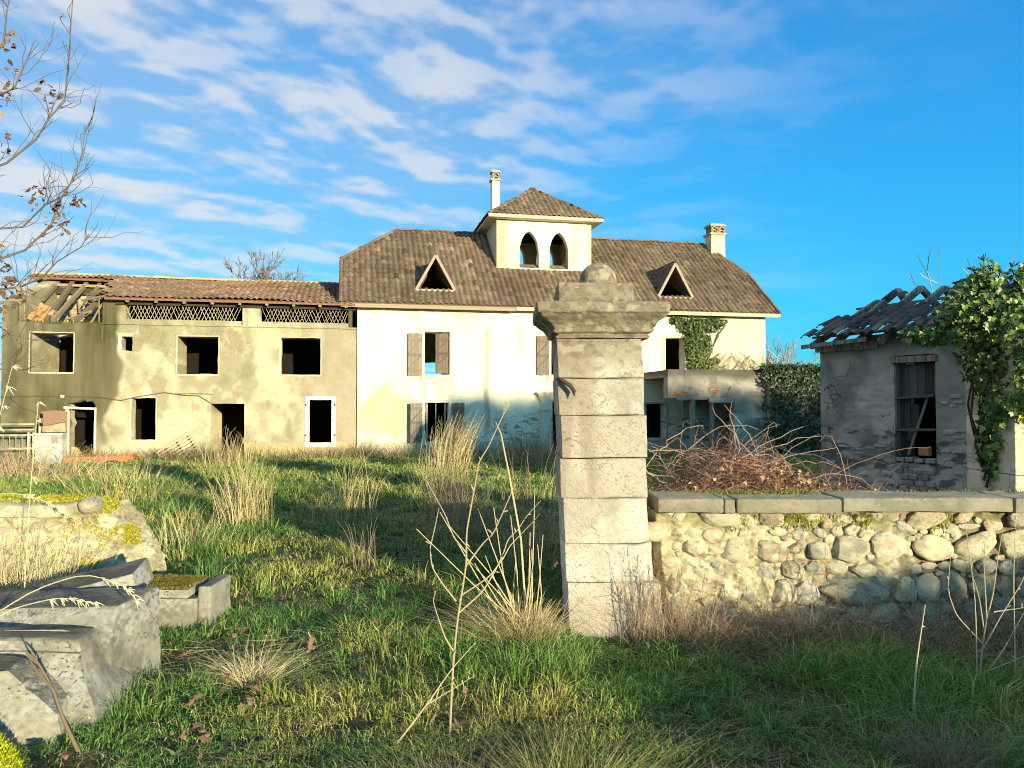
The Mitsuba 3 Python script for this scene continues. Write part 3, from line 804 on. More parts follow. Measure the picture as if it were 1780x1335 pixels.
# ------------------------------------------------------------------ the farm wing on the left
wing = tag('farm_wing', 'long low ruined farm wing with mottled yellow grey plaster and lattice under the eaves', 'farm building'); COUNT['farm_wing'] = 1
LZ = 4.17
WP = Polygon([(-10.54, -0.6), (0.17, -0.6), (0.17, LZ), (-7.7, LZ), (-8.3, LZ + 0.03), (-9.1, LZ - 0.02), (-9.9, LZ + 0.04), (-10.54, LZ)])
for q in [(-9.75, -8.54, 2.65, 3.86), (-7.14, -6.82, 3.34, 3.80), (-5.47, -4.24, 2.62, 3.83), (-2.28, -1.01, 2.63, 3.84), (-6.82, -6.11, 0.50, 1.84), (-4.45, -3.41, -0.4, 1.66), (-1.36, -0.63, 0.36, 1.79)]:
    WP = WP.difference(rough_rect(*q))
WP = WP.difference(Polygon([(-8.60, -0.4), (-8.62, 0.9), (-8.55, 1.05), (-8.63, 1.25), (-8.60, 1.58), (-8.68, 1.66), (-8.45, 1.70), (-8.30, 1.76), (-8.22, 1.80), (-8.12, 1.72), (-7.95, 1.74), (-7.87, 1.60), (-7.87, -0.4)]))
put('front_wall', wall_uz(WP, 0.0, 0.5), 'm_wing', wing)
put('back_wall', fbox(-10.54, 0.17, 6.6, 7.0, -0.5, 4.9), 'm_wing', wing)
GP = Polygon([(0.5, -0.5), (6.6, -0.5), (6.6, 5.0), (3.5, 6.05), (2.2, 5.62), (1.2, 5.3), (0.5, 5.02)])
put('gable_wall', wall_vz(GP, -10.54, -10.1), 'm_wing', wing)
FP = Polygon([(0.0, LZ), (0.5, LZ), (0.5, 5.02), (0.25, 4.92), (0.0, 4.80)])
put('gable_front', wall_vz(FP, -10.54, -10.12), 'm_wing', wing)
put('interior_floor', cat([fbox(-10.1, 0.17, 0.5, 6.6, 2.22, 2.36), fbox(-7.9, 0.17, 0.5, 3.0, 3.98, 4.08)]), 'm_dark', wing)
for q in ((-9.90, -9.76, 0.5, 2.5, 2.36, 4.1), (-4.62, -4.46, 0.5, 2.4, -0.5, 2.2), (-5.62, -5.48, 0.5, 1.5, 2.36, 3.9)):
    put('partition', fbox(*q), 'm_wing', wing)
put('inner_shade_sheet', cat([fbox(-10.1, 0.17, 2.55, 2.65, -0.5, 2.2), fbox(-9.75, 0.17, 2.6, 2.7, 2.37, 3.97), fbox(-7.75, 0.17, 2.9, 3.0, 4.1, 5.6)]), 'm_dark', wing)  # added near-black sheets: painted shade behind the wing openings
for lab, q in (('upper window at the stained left end', (-9.76, -8.53, 2.64, 3.87)), ('middle upper window', (-5.48, -4.23, 2.61, 3.84)), ('right upper window', (-2.29, -1.0, 2.62, 3.85)), ('lower window with weeds on its sill', (-6.83, -6.10, 0.49, 1.85))):
    k = new(f'{wing}__window'); COUNT[k] = 1; labels[k] = {'label': lab}
    a, b, c, d_ = q
    for qq in ((a - 0.035, a, c - 0.04, d_ + 0.03), (b, b + 0.03, c - 0.04, d_ + 0.03), (a, b, d_, d_ + 0.03), (a, b, c - 0.045, c)):
        m = chamfer_box(qq[0], qq[1], -0.012, 0.04, qq[2], qq[3], 0.006, 8, 0.006, 9, 3)
        put('surround', (F(m[0]), m[1]), 'm_vc', k, color=jit((0.52, 0.475, 0.35), 0.12))
r = np.random.default_rng(19)
for i in range(16):                                        # broken sill of the lower window
    u = r.uniform(-6.95, -6.1)
    m = chamfer_box(u, u + r.uniform(0.04, 0.12), -0.06, 0.05, 0.42 + r.uniform(-0.03, 0.02), 0.48, 0.01, 3, 0.01, 20, i)
    put('sill_stone', (F(m[0]), m[1]), 'm_vc', wing, color=jit((0.55, 0.49, 0.36), 0.2))
# reveal of the small window and limewash frame of the right window
k = new(f'{wing}__window'); COUNT[k] = 1; labels[k] = {'label': 'ground floor window in a white limewashed surround'}
frame(k, -1.355, -0.635, 0.365, 1.785, 0.13, -0.02, 0.2, (0.66, 0.63, 0.54))
for u in (-1.46, -0.53):
    for z in (0.62, 1.62):
        put('hinge_pin', fbox(u - 0.02, u + 0.02, -0.05, -0.02, z - 0.03, z + 0.03), 'm_vc', k, color=(0.05, 0.04, 0.035))
k = new(f'{wing}__window'); COUNT[k] = 1; labels[k] = {'label': 'tiny square upper window with an open pale frame'}
put('frame', cat([fbox(-7.24, -7.145, -0.02, 0.10, 3.30, 3.86), fbox(-7.145, -6.80, -0.02, 0.06, 3.80, 3.86), fbox(-7.26, -6.76, -0.06, -0.02, 3.862, 3.90)]), 'm_vc', k, color=(0.60, 0.55, 0.40))
k = new(f'{wing}__doorway'); COUNT[k] = 1; labels[k] = {'label': 'broken doorway with a pale leaning frame'}
put('frame', cat([fbox(-8.72, -8.62, -0.03, 0.06, -0.4, 1.52), fbar([-8.78, 0.0, 1.54], [-7.84, 0.0, 1.50], 0.06, 0.07), fbox(-7.90, -7.84, -0.03, 0.06, -0.4, 1.5)]), 'm_vc', k, color=(0.60, 0.53, 0.38))
m = wall_uz(Polygon([(-8.58, -0.35), (-7.98, -0.35), (-8.2, 0.02), (-8.42, 0.28), (-8.58, 0.32)]), 0.1, 0.14)
put('broken_panel', m, 'm_vc', k, color=(0.48, 0.36, 0.18))
# ledge, piers and lattice under the eaves
put('ledge', cat([fbox(-7.72, 0.17, -0.06, 0.48, LZ + 0.003, LZ + 0.05)]), 'm_wing', wing)
for u0, u1 in ((-7.70, -7.02), (-3.49, -2.93)):
    put('pier', fbox(u0, u1, -0.02, 0.4, LZ + 0.05, 4.92), 'm_wing', wing)
put('post', fbox(-0.10, 0.03, -0.03, 0.2, LZ + 0.05, 4.90), 'm_vc', wing, color=(0.10, 0.08, 0.06))
r = np.random.default_rng(11)
for u0, u1 in ((-7.15, -3.52), (-2.98, -0.05)):
    lat, n = [], int((u1 - u0) / 0.112)
    H = 0.60
    for i in range(-2, n + 1):
        for s in (1, -1):
            a0 = u0 + i * 0.112 + r.normal(0, 0.012); a1 = a0 + 0.26 + r.normal(0, 0.012)
            if s < 0:
                a0, a1 = a1, a0
            p, q = np.array([a0, 0.02 + 0.02 * s, LZ + 0.06 + r.uniform(-0.02, 0.03)]), np.array([a1, 0.02 + 0.02 * s, LZ + 0.06 + H + r.uniform(-0.06, 0.03)])
            if min(a0, a1) < u0 or max(a0, a1) > u1 or r.random() < 0.03:
                continue
            lat.append(fbar(p, q, 0.012, 0.027, up=(0, 1, 0)) + (jit((0.44, 0.37, 0.25), 0.25, 0.05, r),))
    v, f, c = cat(lat)
    k = put('lattice', (v, f), 'm_vc', wing, color=c); stuff(k)
    labels[k]['label'] = 'row of crossed pale wooden laths under the eave'
    put('rail', fbox(u0, u1, -0.02, 0.0, LZ + 0.05, LZ + 0.19), 'm_wing', wing)
# roof
WSL = 0.315
WZ0, WV0 = 4.97, -0.42


def wroof(v):
    return WZ0 + WSL * (v - WV0)


wc = 1 / math.sqrt(1 + WSL * WSL)
WES = FN * wc + np.array([0, 0, WSL * wc])
WO = F([0, WV0, WZ0])[0]
SR = (3.5 - WV0) / wc
wr = Polygon([(-7.55, 0), (0.12, 0), (0.12, SR), (-10.98, SR), (-10.98, SR - 0.55), (-9.9, SR - 0.45), (-9.4, SR - 0.55), (-8.6, SR - 0.62), (-8.0, SR - 0.75), (-8.25, SR - 1.5), (-7.75, SR - 2.4), (-7.95, SR - 3.0), (-7.6, SR - 3.5)])
wroofk = put('roof', slab_on(wr, WO, FE, WES, 0.06), 'm_tile', wing, color=(0.26, 0.13, 0.075))
labels[wroofk] = {'label': 'low rust red tiled roof, fallen in at its left end'}
WB = np.array([0.215, 0.135, 0.085])
tile_field(wroofk, wr.buffer(-0.005), WO, FE, WES, 0.19, 0.30, WB, 77, keep=0, sag=0.14)
ridge_run(wroofk, F([-10.95, 3.5, wroof(3.5) + 0.04])[0], F([0.1, 3.5, wroof(3.5) + 0.0])[0], 0.11, 0.36, np.array([0.42, 0.34, 0.20]), 12)
BESB = -FN * wc + np.array([0, 0, WSL * wc])
put('back_slope', slab_on(Polygon([(-0.12, 0), (10.98, 0), (10.98, SR), (-0.12, SR)]), F([0, 7.42, WZ0])[0], -FE, BESB, 0.06), 'm_tile', wroofk, color=(0.30, 0.15, 0.09))
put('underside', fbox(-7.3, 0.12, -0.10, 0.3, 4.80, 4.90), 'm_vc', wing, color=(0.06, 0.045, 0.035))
for i in range(9):
    u = -6.9 + i * 0.84
    put('rafter_tail', fbar([u, -0.38, 4.90], [u, 0.4, 5.10], 0.09, 0.11), 'm_vc', wing, color=jit((0.28, 0.22, 0.15), 0.2))
# the fallen corner: rafters, a purlin, the stone wall and tile heap behind
RW = np.array([0.20, 0.155, 0.105])
for a, b, w in [((-10.06, 3.2, 5.90), (-10.02, 1.7, 5.12), 0.13), ((-9.60, 3.2, 5.92), (-9.36, 0.15, 4.28), 0.15), ((-9.14, 3.2, 5.92), (-9.20, 0.2, 4.27), 0.13), ((-8.72, 3.2, 5.92), (-8.70, 2.0, 5.10), 0.12),
                ((-8.20, 1.3, 5.08), (-8.50, 0.05, 4.26), 0.14), ((-8.05, 1.9, 5.34), (-8.52, 0.5, 4.45), 0.12), ((-10.22, 3.1, 5.6), (-10.02, 2.9, 4.9), 0.06), ((-9.80, 3.1, 5.5), (-9.4, 2.6, 4.5), 0.06), ((-9.42, 3.1, 5.5), (-9.2, 2.7, 4.7), 0.06), ((-9.0, 3.1, 5.6), (-9.3, 2.7, 4.7), 0.05), ((-7.75, 0.2, 4.9), (-8.05, 0.1, 4.25), 0.05), ((-7.9, 0.3, 4.95), (-7.85, 0.15, 4.25), 0.04), ((-8.55, 1.2, 5.25), (-7.5, 0.6, 5.28), 0.07), ((-8.6, 0.9, 5.02), (-7.55, 0.35, 5.16), 0.07), ((-8.5, 1.5, 5.38), (-7.6, 1.3, 5.45), 0.06), ((-8.9, 0.5, 4.36), (-8.1, 0.3, 4.62), 0.06)]:
    put('fallen_rafter', fbar(a, b, w * 0.8, w), 'm_vc', wing, color=jit(RW, 0.25))
put('purlin', fbox(-10.1, -7.9, 3.05, 3.2, 5.50, 5.72), 'm_vc', wing, color=(0.07, 0.05, 0.035))
put('purlin', fbar([-10.1, 2.95, 5.80], [-7.9, 2.95, 5.78], 0.1, 0.09), 'm_vc', wing, color=(0.30, 0.235, 0.16))
put('loft_wall', fbox(-10.1, -7.9, 3.25, 3.6, 4.0, 5.75), 'm_mortar', wing)
r = np.random.default_rng(5)
for j in range(8):
    for i in range(8):
        u, z = -10.0 + i * 0.26 + (j % 2) * 0.12, 4.1 + j * 0.175
        m = chamfer_box(u, u + r.uniform(0.16, 0.25), 3.20, 3.28, z, z + r.uniform(0.11, 0.15), 0.03, 3, 0.02, 9, i + 9 * j)
        put('stone', (F(m[0]), m[1]), 'm_stone', wing, smooth=True, color=jit((0.52, 0.41, 0.27), 0.25, 0.07, r))
for i in range(46):
    u, z = r.uniform(-10.05, -9.35), 0
    z = 4.22 + r.uniform(0, 0.42) * (1 - abs(u + 9.75) / 0.9)
    a = F([[u, r.uniform(0.35, 0.8), z]])[0]
    t = tile_mesh(a, FE * math.cos(th := r.normal(0, 0.5)) + np.array([0, 0, math.sin(th)]), FN * 0.5 + np.array([r.normal(0, 0.2), 0, 0.5]), -FN * 0.6 + np.array([0, 0, 0.7]), 0.2, 0.28, 0, 0.02)
    put('broken_tile', t, 'm_tile', wing, smooth=True, color=jit((0.55, 0.27, 0.12), 0.3, 0.06, r))
tuft_lines = []
root = F(np.stack([r.uniform(-10.4, -7.7, 700), r.uniform(0.0, 0.35, 700), np.full(700, LZ)], 1))
v, f, c = blades(root, r.uniform(0.03, 0.16, 700), r.normal(0, 0.05, (700, 2)), 0.02, np.array([jit((0.10, 0.10, 0.03), 0.4, 0.15, r) for _ in range(700)]))
k = put('moss', (v, f), 'm_grass', wing, color=c); labels[k] = {'kind': 'stuff', 'label': 'dark moss and weeds along the broken wall top'}
# cables slung along the wall
put('cable', tubes([(F([(-10.55, -.05, 1.86), (-9.7, -.05, 1.90), (-8.78, -.05, 1.89), (-7.79, -.05, 1.87), (-7.12, -.05, 1.76), (-6.7, -.06, 1.87), (-5.85, -.05, 2.02), (-5.25, -.05, 1.93), (-4.82, -.05, 1.92), (-4.43, -.05, 1.68)]), 0.013), (F([(-5.6, -.04, 1.97), (-5, -.04, 1.985), (-4.38, -.04, 1.97)]), 0.011), (F([(-10.31, -.05, 1.87), (-9.91, -.05, 1.53), (-9.46, -.05, 1.35)]), 0.011)], 4), 'm_vc', wing, color=(0.13, 0.11, 0.08))
put('junction_box', fbox(-8.85, -8.76, -0.08, 0.0, 1.85, 1.93), 'm_vc', wing, color=(0.7, 0.65, 0.5))

# ------------------------------------------------------------------ things left about the yard in front of the wing
pal = tag('pallet', 'weathered wooden slat pallet leaning against the wing wall between window and doorway', 'pallet'); COUNT['pallet'] = 1
r = np.random.default_rng(21)
pa, pb = np.array([-5.95, -0.55, 0.12]), np.array([-5.05, -0.25, 0.70])     # its upper left edge
dn = np.array([0.55, -0.28, -0.80]); ed = pb - pa
for i in range(9):
    t = i / 8
    o = pa + dn * (t * 0.85)
    put('slat', fbar(o, o + ed, 0.05, 0.06, up=(0, 1, 0)), 'm_vc', pal, color=jit((0.50, 0.36, 0.23), 0.25, 0.06, r))
for t in (0.02, 0.33, 0.66, 0.98):
    o = pa + ed * t + np.array([0, 0.05, 0])
    put('bearer', fbar(o, o + dn * 0.85, 0.06, 0.07, up=(0, 1, 0)), 'm_vc', pal, color=jit((0.42, 0.30, 0.19), 0.2, 0.06, r))

tr = tag('flat_cart', 'low rusty orange flat cart sunk in the grass before the broken doorway', 'cart'); COUNT['flat_cart'] = 1
RUST = np.array([0.50, 0.19, 0.06])
side = Polygon([(-8.2, -0.17), (-8.2, 0.09), (-6.5, 0.12), (-6.32, 0.08), (-6.34, -0.16), (-6.55, -0.2), (-6.62, -0.09), (-6.78, -0.02), (-7.02, -0.02), (-7.18, -0.1), (-7.22, -0.17)])
for v0 in (-1.75, -0.85):
    put('side_panel', wall_uz(side, v0, v0 + 0.05), 'm_stone', tr, color=RUST)
put('bed', fbox(-8.19, -6.36, -1.70, -0.85, 0.02, 0.06), 'm_stone', tr, color=RUST * 0.8)
put('end_panel', fbox(-8.2, -8.15, -1.70, -0.85, -0.17, 0.02), 'm_stone', tr, color=RUST * 0.9)
for v0 in (-1.72, -0.95):
    ang = np.linspace(0, 2 * PI, 25)
    wk = put('wheel', tubes([(F(np.stack([-6.9 + 0.2 * np.cos(ang), np.full(25, v0 + 0.06), -0.24 + 0.2 * np.sin(ang)], 1)), 0.055)], 8), 'm_vc', tr, color=(0.035, 0.03, 0.027))
    put('rim', fbox(-7.0, -6.8, v0 + 0.03, v0 + 0.09, -0.34, -0.14), 'm_vc', wk, color=(0.28, 0.12, 0.05))

sh = tag('brown_sheet', 'dull brown metal sheet with a broken edge standing above the white cabinet', 'metal sheet'); COUNT['brown_sheet'] = 1
m = wall_uz(Polygon([(-9.07, 0.80), (-9.07, 1.42), (-8.72, 1.46), (-8.34, 1.42), (-8.33, 0.80), (-8.38, 0.86), (-8.4, 1.12), (-9.02, 0.98)]), -1.0, -0.97)
put('panel', m, 'm_stone', sh, color=(0.29, 0.165, 0.11))
put('lower_panel', wall_uz(Polygon([(-9.05, 0.80), (-9.03, 0.97), (-8.42, 1.10), (-8.40, 0.80)]), -0.96, -0.93), 'm_stone', sh, color=(0.42, 0.34, 0.22))
put('post', cat([fbox(-9.12, -9.07, -1.02, -0.97, -0.4, 1.3), fbox(-8.34, -8.29, -1.02, -0.97, -0.4, 1.44)]), 'm_vc', sh, color=(0.50, 0.45, 0.35))
for q in ((1.22, 1.36), (0.98, 1.12)):
    put('bracket', fbox(-9.10, -9.01, -1.04, -1.021, *q), 'm_dark', sh)
wb = tag('white_cabinet', 'old white metal cabinet with a small square vent below the brown sheet', 'cabinet'); COUNT['white_cabinet'] = 1
m = chamfer_box(-9.06, -8.34, -1.45, -1.05, -0.35, 0.78, 0.02, 5, 0.006, 5, 3)
put('body', (F(m[0]), m[1]), 'm_stone', wb, smooth=30, color=(0.47, 0.47, 0.43))
put('vent', fbox(-8.62, -8.45, -1.462, -1.451, 0.50, 0.68), 'm_vc', wb, color=(0.30, 0.25, 0.19))
put('rim', cat([fbox(-9.07, -8.33, -1.46, -1.451, 0.74, 0.79), fbox(-9.07, -8.33, -1.46, -1.451, 0.30, 0.33)]), 'm_vc', wb, color=(0.52, 0.51, 0.45))
fn = tag('iron_fence', 'pale peeling iron rail fence at the far left beside the white cabinet', 'fence'); COUNT['iron_fence'] = 1
for z in (1.02, 0.86, 0.70, 0.30):
    put('rail', fbox(-10.7, -9.25, -1.0, -0.96, z, z + 0.05), 'm_stone', fn, color=(0.52, 0.46, 0.33))
for i in range(9):
    u = -10.6 + i * 0.17
    put('bar', fbox(u, u + 0.02, -0.99, -0.97, 0.33, 0.70), 'm_vc', fn, color=(0.36, 0.33, 0.25))
for u in (-9.42, -9.28):
    put('post', fbox(u, u + 0.06, -1.03, -0.95, -0.4, 0.80), 'm_stone', fn, color=(0.58, 0.54, 0.42))

# ------------------------------------------------------------------ the stone gate pillar in the middle
gp = tag('gate_pillar', 'tall weathered limestone gate pillar with moulded cap and stone ball', 'gate pillar'); COUNT['gate_pillar'] = 1


def lean(v):
    """the pillar leans a little to the left"""
    v = np.array(v, float)
    v[:, 0] += -0.040 * (v[:, 2] - 0.09)
    return v


PX0, PX1, PY0, PY1 = 0.385, 0.985, 5.40, 6.02
zs = [(-0.12, 0.375), (0.378, 0.64), (0.643, 0.955), (0.958, 1.232), (1.236, 1.53), (1.533, 1.79), (1.793, 2.07)]
r = np.random.default_rng(31)
for i, (a, b) in enumerate(zs):
    dx, dy = r.uniform(-0.010, 0.010), r.uniform(-0.008, 0.008)
    parts_x = [(PX0, PX0 + 0.075), (PX0 + 0.079, PX1)] if i == 0 else [(PX0, PX1)]
    for x0, x1 in parts_x:
        ex = 0.05 * max(0, 1 - i) + (0.02 if i == 1 else 0)
        v, f = chamfer_box(x0 + dx, x1 + dx + ex, PY0 + dy, PY1, a - 0.001, b + 0.001, 0.006, 26, 0.012, 5, 60 + i)
        if i in (1, 2):                                   # broken right arris
            k = np.clip((v[:, 0] - PX1 + 0.09) / 0.09, 0, 1) * np.clip((PY0 + 0.1 - v[:, 1]) / 0.1, 0, 1)
            v[:, 1] += 0.09 * k * meshkit.fbm(v * 6, 3, 8)
            v[:, 0] -= 0.04 * k * meshkit.fbm(v * 5 + 3, 3, 9)
        put('block', (lean(v), f), 'm_pier', gp, smooth=35)
# moulded cap: rings of the profile, worn
prof = [(0.035, 2.070), (0.040, 2.085), (0.020, 2.092), (0.020, 2.100), (0.060, 2.108), (0.075, 2.122), (0.070, 2.138), (0.085, 2.146), (0.095, 2.165), (0.125, 2.188), (0.168, 2.208), (0.190, 2.222), (0.196, 2.232), (0.215, 2.236), (0.222, 2.242), (0.222, 2.298), (0.214, 2.306), (0.05, 2.33), (-0.1, 2.335)]
cx, cy, hx, hy = 0.60, 5.71, 0.30, 0.31


def ring_loft(prof, cx, cy, hx, hy, n=40, amp=0.010, seed=0):
    rows = []
    t = np.linspace(-1, 1, n + 1)
    for o, z in prof:
        a, b = hx + o, hy + o
        side = [np.stack([t[:-1] * a, np.full(n, -b)], 1), np.stack([np.full(n, a), t[:-1] * b], 1), np.stack([-t[:-1] * a, np.full(n, b)], 1), np.stack([np.full(n, -a), -t[:-1] * b], 1)]
        p = np.vstack(side)
        rows.append(np.stack([p[:, 0] + cx, p[:, 1] + cy, np.full(4 * n, z)], 1))
    v = np.vstack(rows)
    d = v - [cx, cy, 0]; d[:, 2] = 0
    d /= np.linalg.norm(d, axis=1, keepdims=True) + 1e-9
    w = meshkit.fbm(v * 9, 4, seed) - 0.55
    chips = np.clip(meshkit.fbm(v * 5 + 4, 3, seed + 3) - 0.60, 0, 1) * 0.20
    v = v + d * (w * amp * 2.4 - chips)[:, None]
    v[:, 2] += (meshkit.fbm(v * 7 + 8, 3, seed + 9) - 0.5) * amp
    m = 4 * n
    i, j = np.meshgrid(np.arange(len(prof) - 1), np.arange(m), indexing='ij')
    q = np.stack([i * m + j, i * m + (j + 1) % m, (i + 1) * m + (j + 1) % m, (i + 1) * m + j], -1).reshape(-1, 4)
    v = np.vstack([v, [[cx, cy, prof[-1][1]]]])
    k = np.arange(m); last = (len(prof) - 1) * m
    return v, np.vstack([q[:, [0, 1, 2]], q[:, [0, 2, 3]], np.stack([last + k, last + (k + 1) % m, np.full(m, len(v) - 1)], 1)])


prof = [(o * 0.72 if o > 0 else o, z) for o, z in prof]
v, f = ring_loft(prof, 0.712, cy, hx, hy, 44, 0.012, 3)
put('moulded_cap', (lean(v), f), 'm_pier', gp, smooth=40)
v, f = chamfer_box(0.385, 0.925, 5.43, 5.99, 2.325, 2.475, 0.022, 20, 0.016, 6, 71)
put('plinth', (lean(v) + [0.03, 0, 0], f), 'm_pier', gp, smooth=35)
s = trimesh.creation.icosphere(5, 0.135)
v = np.array(s.vertices); v *= (1 + 0.05 * (meshkit.fbm(v * 14, 4, 2) - 0.5) - 0.12 * np.clip(meshkit.fbm(v * 7 + 2, 3, 4) - 0.62, 0, 1))[:, None]
put('stone_ball', (v + [0.625, 5.60, 2.50], np.array(s.faces)), 'm_pier', gp, smooth=True)
put('hinge_hook', tubes([([(0.32, 5.40, 1.79), (0.345, 5.36, 1.775), (0.405, 5.34, 1.735), (0.43, 5.345, 1.70), (0.43, 5.345, 1.655)], [0.014, 0.016, 0.016, 0.016, 0.018])], 7), 'm_vc', gp, smooth=True, color=(0.075, 0.05, 0.035))
put('hinge_hook', tubes([([(0.33, 5.5, 0.50), (0.30, 5.45, 0.49), (0.29, 5.42, 0.47)], 0.013)], 6), 'm_vc', gp, smooth=True, color=(0.075, 0.05, 0.035))

# ------------------------------------------------------------------ the cobble boundary wall to the right
bw = tag('cobble_wall', 'low wall of round river cobbles in crumbling mortar under grey coping slabs', 'wall'); COUNT['cobble_wall'] = 1
WX0, WX1, WY = 1.0, 5.6, 5.62


def relief(x, z):
    p = np.stack([x * 6, z * 6, 0 * x], -1)
    q = np.stack([x * 22, z * 22, 0 * x], -1)
    return WY + 0.050 - 0.055 * meshkit.fbm(p, 3, 4) - 0.045 * meshkit.fbm(q, 4, 5) + 0.05 * np.clip((0.25 - z) / 0.25, 0, 1) + 0.030 * np.clip((x - 1.9) / 0.6, 0, 1) * np.clip((meshkit.fbm(p * 0.6 + 5, 3, 9) - 0.30) * 4, 0, 1)


def mortar_face(x0, x1, z0, z1, y_of, step, holder, left_edge=None, name='mortar'):
    nx, nz = int((x1 - x0) / step), int((z1 - z0) / step)
    X, Z = np.meshgrid(np.linspace(x0, x1, nx + 1), np.linspace(z0, z1, nz + 1), indexing='ij')
    Y = y_of(X, Z)
    if left_edge is not None:
        X = X + left_edge(Z) * np.clip(1 - (X - x0) / 0.3, 0, 1)
        Y = Y + 0.25 * np.clip(1 - (X - x0 - left_edge(Z)) / 0.05, 0, 1) ** 2
    v = np.stack([X, Y, Z], -1).reshape(-1, 3)
    i, j = np.meshgrid(np.arange(nx), np.arange(nz), indexing='ij')
    q = np.stack([i * (nz + 1) + j, (i + 1) * (nz + 1) + j, (i + 1) * (nz + 1) + j + 1, i * (nz + 1) + j + 1], -1).reshape(-1, 4)
    return put(name, (v, np.vstack([q[:, [0, 1, 2]], q[:, [0, 2, 3]]])), 'm_mortar', holder, smooth=True)


mortar_face(WX0, WX1, -0.15, 0.838, relief, 0.0125, bw, lambda Z: 0.10 * np.clip((0.75 - Z) / 0.7, 0, 1) + 0.03 * (meshkit.fbm(np.stack([Z * 9, Z * 0, Z * 0], -1), 3, 2) - 0.5))
put('core', boxm(WX0 + 0.12, WX1, WY + 0.12, 6.0, -0.2, 0.832), 'm_mortar', bw)

STONES = [(1.04, 0.69, 0.104, 0.063), (1.31, 0.69, 0.071, 0.038), (1.6, 0.55, 0.121, 0.084), (1.87, 0.55, 0.121, 0.075), (2.21, 0.55, 0.084, 0.067), (1.48, 0.42, 0.054, 0.042), (1.66, 0.42, 0.092, 0.05), (1.57, 0.26, 0.075, 0.071), (1.71, 0.24, 0.054, 0.075), (1.96, 0.26, 0.092, 0.079), (2.12, 0.26, 0.092, 0.092), (1.78, 0.68, 0.063, 0.033), (1.92, 0.69, 0.063, 0.033), (2.08, 0.67, 0.054, 0.042), (2.22, 0.68, 0.046, 0.029), (1.7, 0.62, 0.042, 0.021), (1.85, 0.14, 0.042, 0.025), (1.57, 0.07, 0.071, 0.054), (1.77, 0.06, 0.084, 0.063), (1.31, 0.57, 0.071, 0.065), (1.16, 0.47, 0.063, 0.042), (1.18, 0.3, 0.054, 0.063), (2.44, 0.56, 0.13, 0.096), (2.71, 0.59, 0.134, 0.105), (3.04, 0.57, 0.13, 0.085), (3.36, 0.59, 0.163, 0.08), (3.65, 0.61, 0.125, 0.11), (2.41, 0.77, 0.071, 0.033), (2.35, 0.69, 0.046, 0.033), (2.57, 0.72, 0.067, 0.029), (2.69, 0.74, 0.067, 0.029), (2.85, 0.72, 0.079, 0.038), (3.17, 0.71, 0.058, 0.033), (3.31, 0.73, 0.075, 0.025), (3.47, 0.73, 0.07, 0.045), (2.88, 0.64, 0.033, 0.021), (2.34, 0.43, 0.084, 0.054), (2.54, 0.41, 0.088, 0.046), (2.68, 0.42, 0.05, 0.042), (2.86, 0.42, 0.104, 0.038), (2.47, 0.27, 0.242, 0.09), (3.18, 0.3, 0.088, 0.092), (3.25, 0.45, 0.08, 0.046), (3.43, 0.44, 0.071, 0.054), (3.58, 0.43, 0.063, 0.05), (3.0, 0.29, 0.084, 0.1), (2.83, 0.27, 0.075, 0.092), (3.54, 0.3, 0.063, 0.071), (3.38, 0.29, 0.08, 0.075), (3.15, 0.13, 0.054, 0.042), (3.3, 0.12, 0.071, 0.071), (3.61, 0.08, 0.104, 0.042), (2.68, 0.1, 0.117, 0.075), (2.5, 0.09, 0.084, 0.063), (3.68, 0.29, 0.05, 0.075)]
r = np.random.default_rng(17)
placed = list(STONES)
for size, tries in ((0.115, 500), (0.085, 1200), (0.06, 2600), (0.042, 4000), (0.028, 5000)):
    for _ in range(tries):
        x, z = r.uniform(WX0 + 0.14, WX1), r.uniform(0.0, 0.80)
        a, b = size * r.uniform(0.85, 1.3), size * r.uniform(0.6, 0.85)
        if x < 1.9 and r.random() < 0.55:
            continue
        if all(((x - p[0]) / (a + p[2] + 0.001)) ** 2 + ((z - p[1]) / (b + p[3])) ** 2 > 1 for p in placed):
            placed.append((x, z, a, b))
PAL = [(0.40, 0.355, 0.245), (0.46, 0.41, 0.285), (0.37, 0.34, 0.26), (0.45, 0.375, 0.25), (0.41, 0.32, 0.215), (0.34, 0.32, 0.27), (0.50, 0.44, 0.29), (0.46, 0.40, 0.265)]
ico3, ico2 = trimesh.creation.icosphere(3), trimesh.creation.icosphere(2)
small = []
for i, (x, z, a, b) in enumerate(placed):
    ico = ico3 if a > 0.05 else ico2
    v = np.array(ico.vertices)
    v = np.sign(v) * np.abs(v) ** r.uniform(0.75, 1.0)
    for _ in range(r.integers(3, 7)):                     # broken and worn facets
        nn = r.normal(0, 1, 3) * [1, 0.6, 1]; nn /= np.linalg.norm(nn)
        cut = r.uniform(0.68, 0.92)
        v = v - np.maximum(v @ nn - cut, 0)[:, None] * nn * 0.85
    v = v * (1 + 0.34 * (meshkit.fbm(v * 1.5 + i * 3.1, 3, i % 50) - 0.5) + 0.10 * (meshkit.fbm(v * 6 + i, 3, 3) - 0.5))[:, None]
    th = r.normal(0, 0.16)
    sx = v[:, 0] * a * 1.08; szz = v[:, 2] * b * 1.08
    y = WY + r.uniform(0.0, 0.024) - 0.008 * (x > 1.9) + 0.05 * np.clip((0.25 - z) / 0.25, 0, 1)
    w = np.stack([x + sx * math.cos(th) - szz * math.sin(th), y + v[:, 1] * min(a, b, 0.075) * r.uniform(0.55, 0.85), z + sx * math.sin(th) + szz * math.cos(th)], 1)
    col = vnoise_col(w, jit(PAL[r.integers(len(PAL))], 0.22, 0.04, r), 0.5, 22, i % 40, (0.50, 0.45, 0.325), 0.50)
    if i < 300:
        put('stone', (w, np.array(ico.faces)), 'm_stone', bw, smooth=True, color=col)
    else:
        small.append((w, np.array(ico.faces), col))
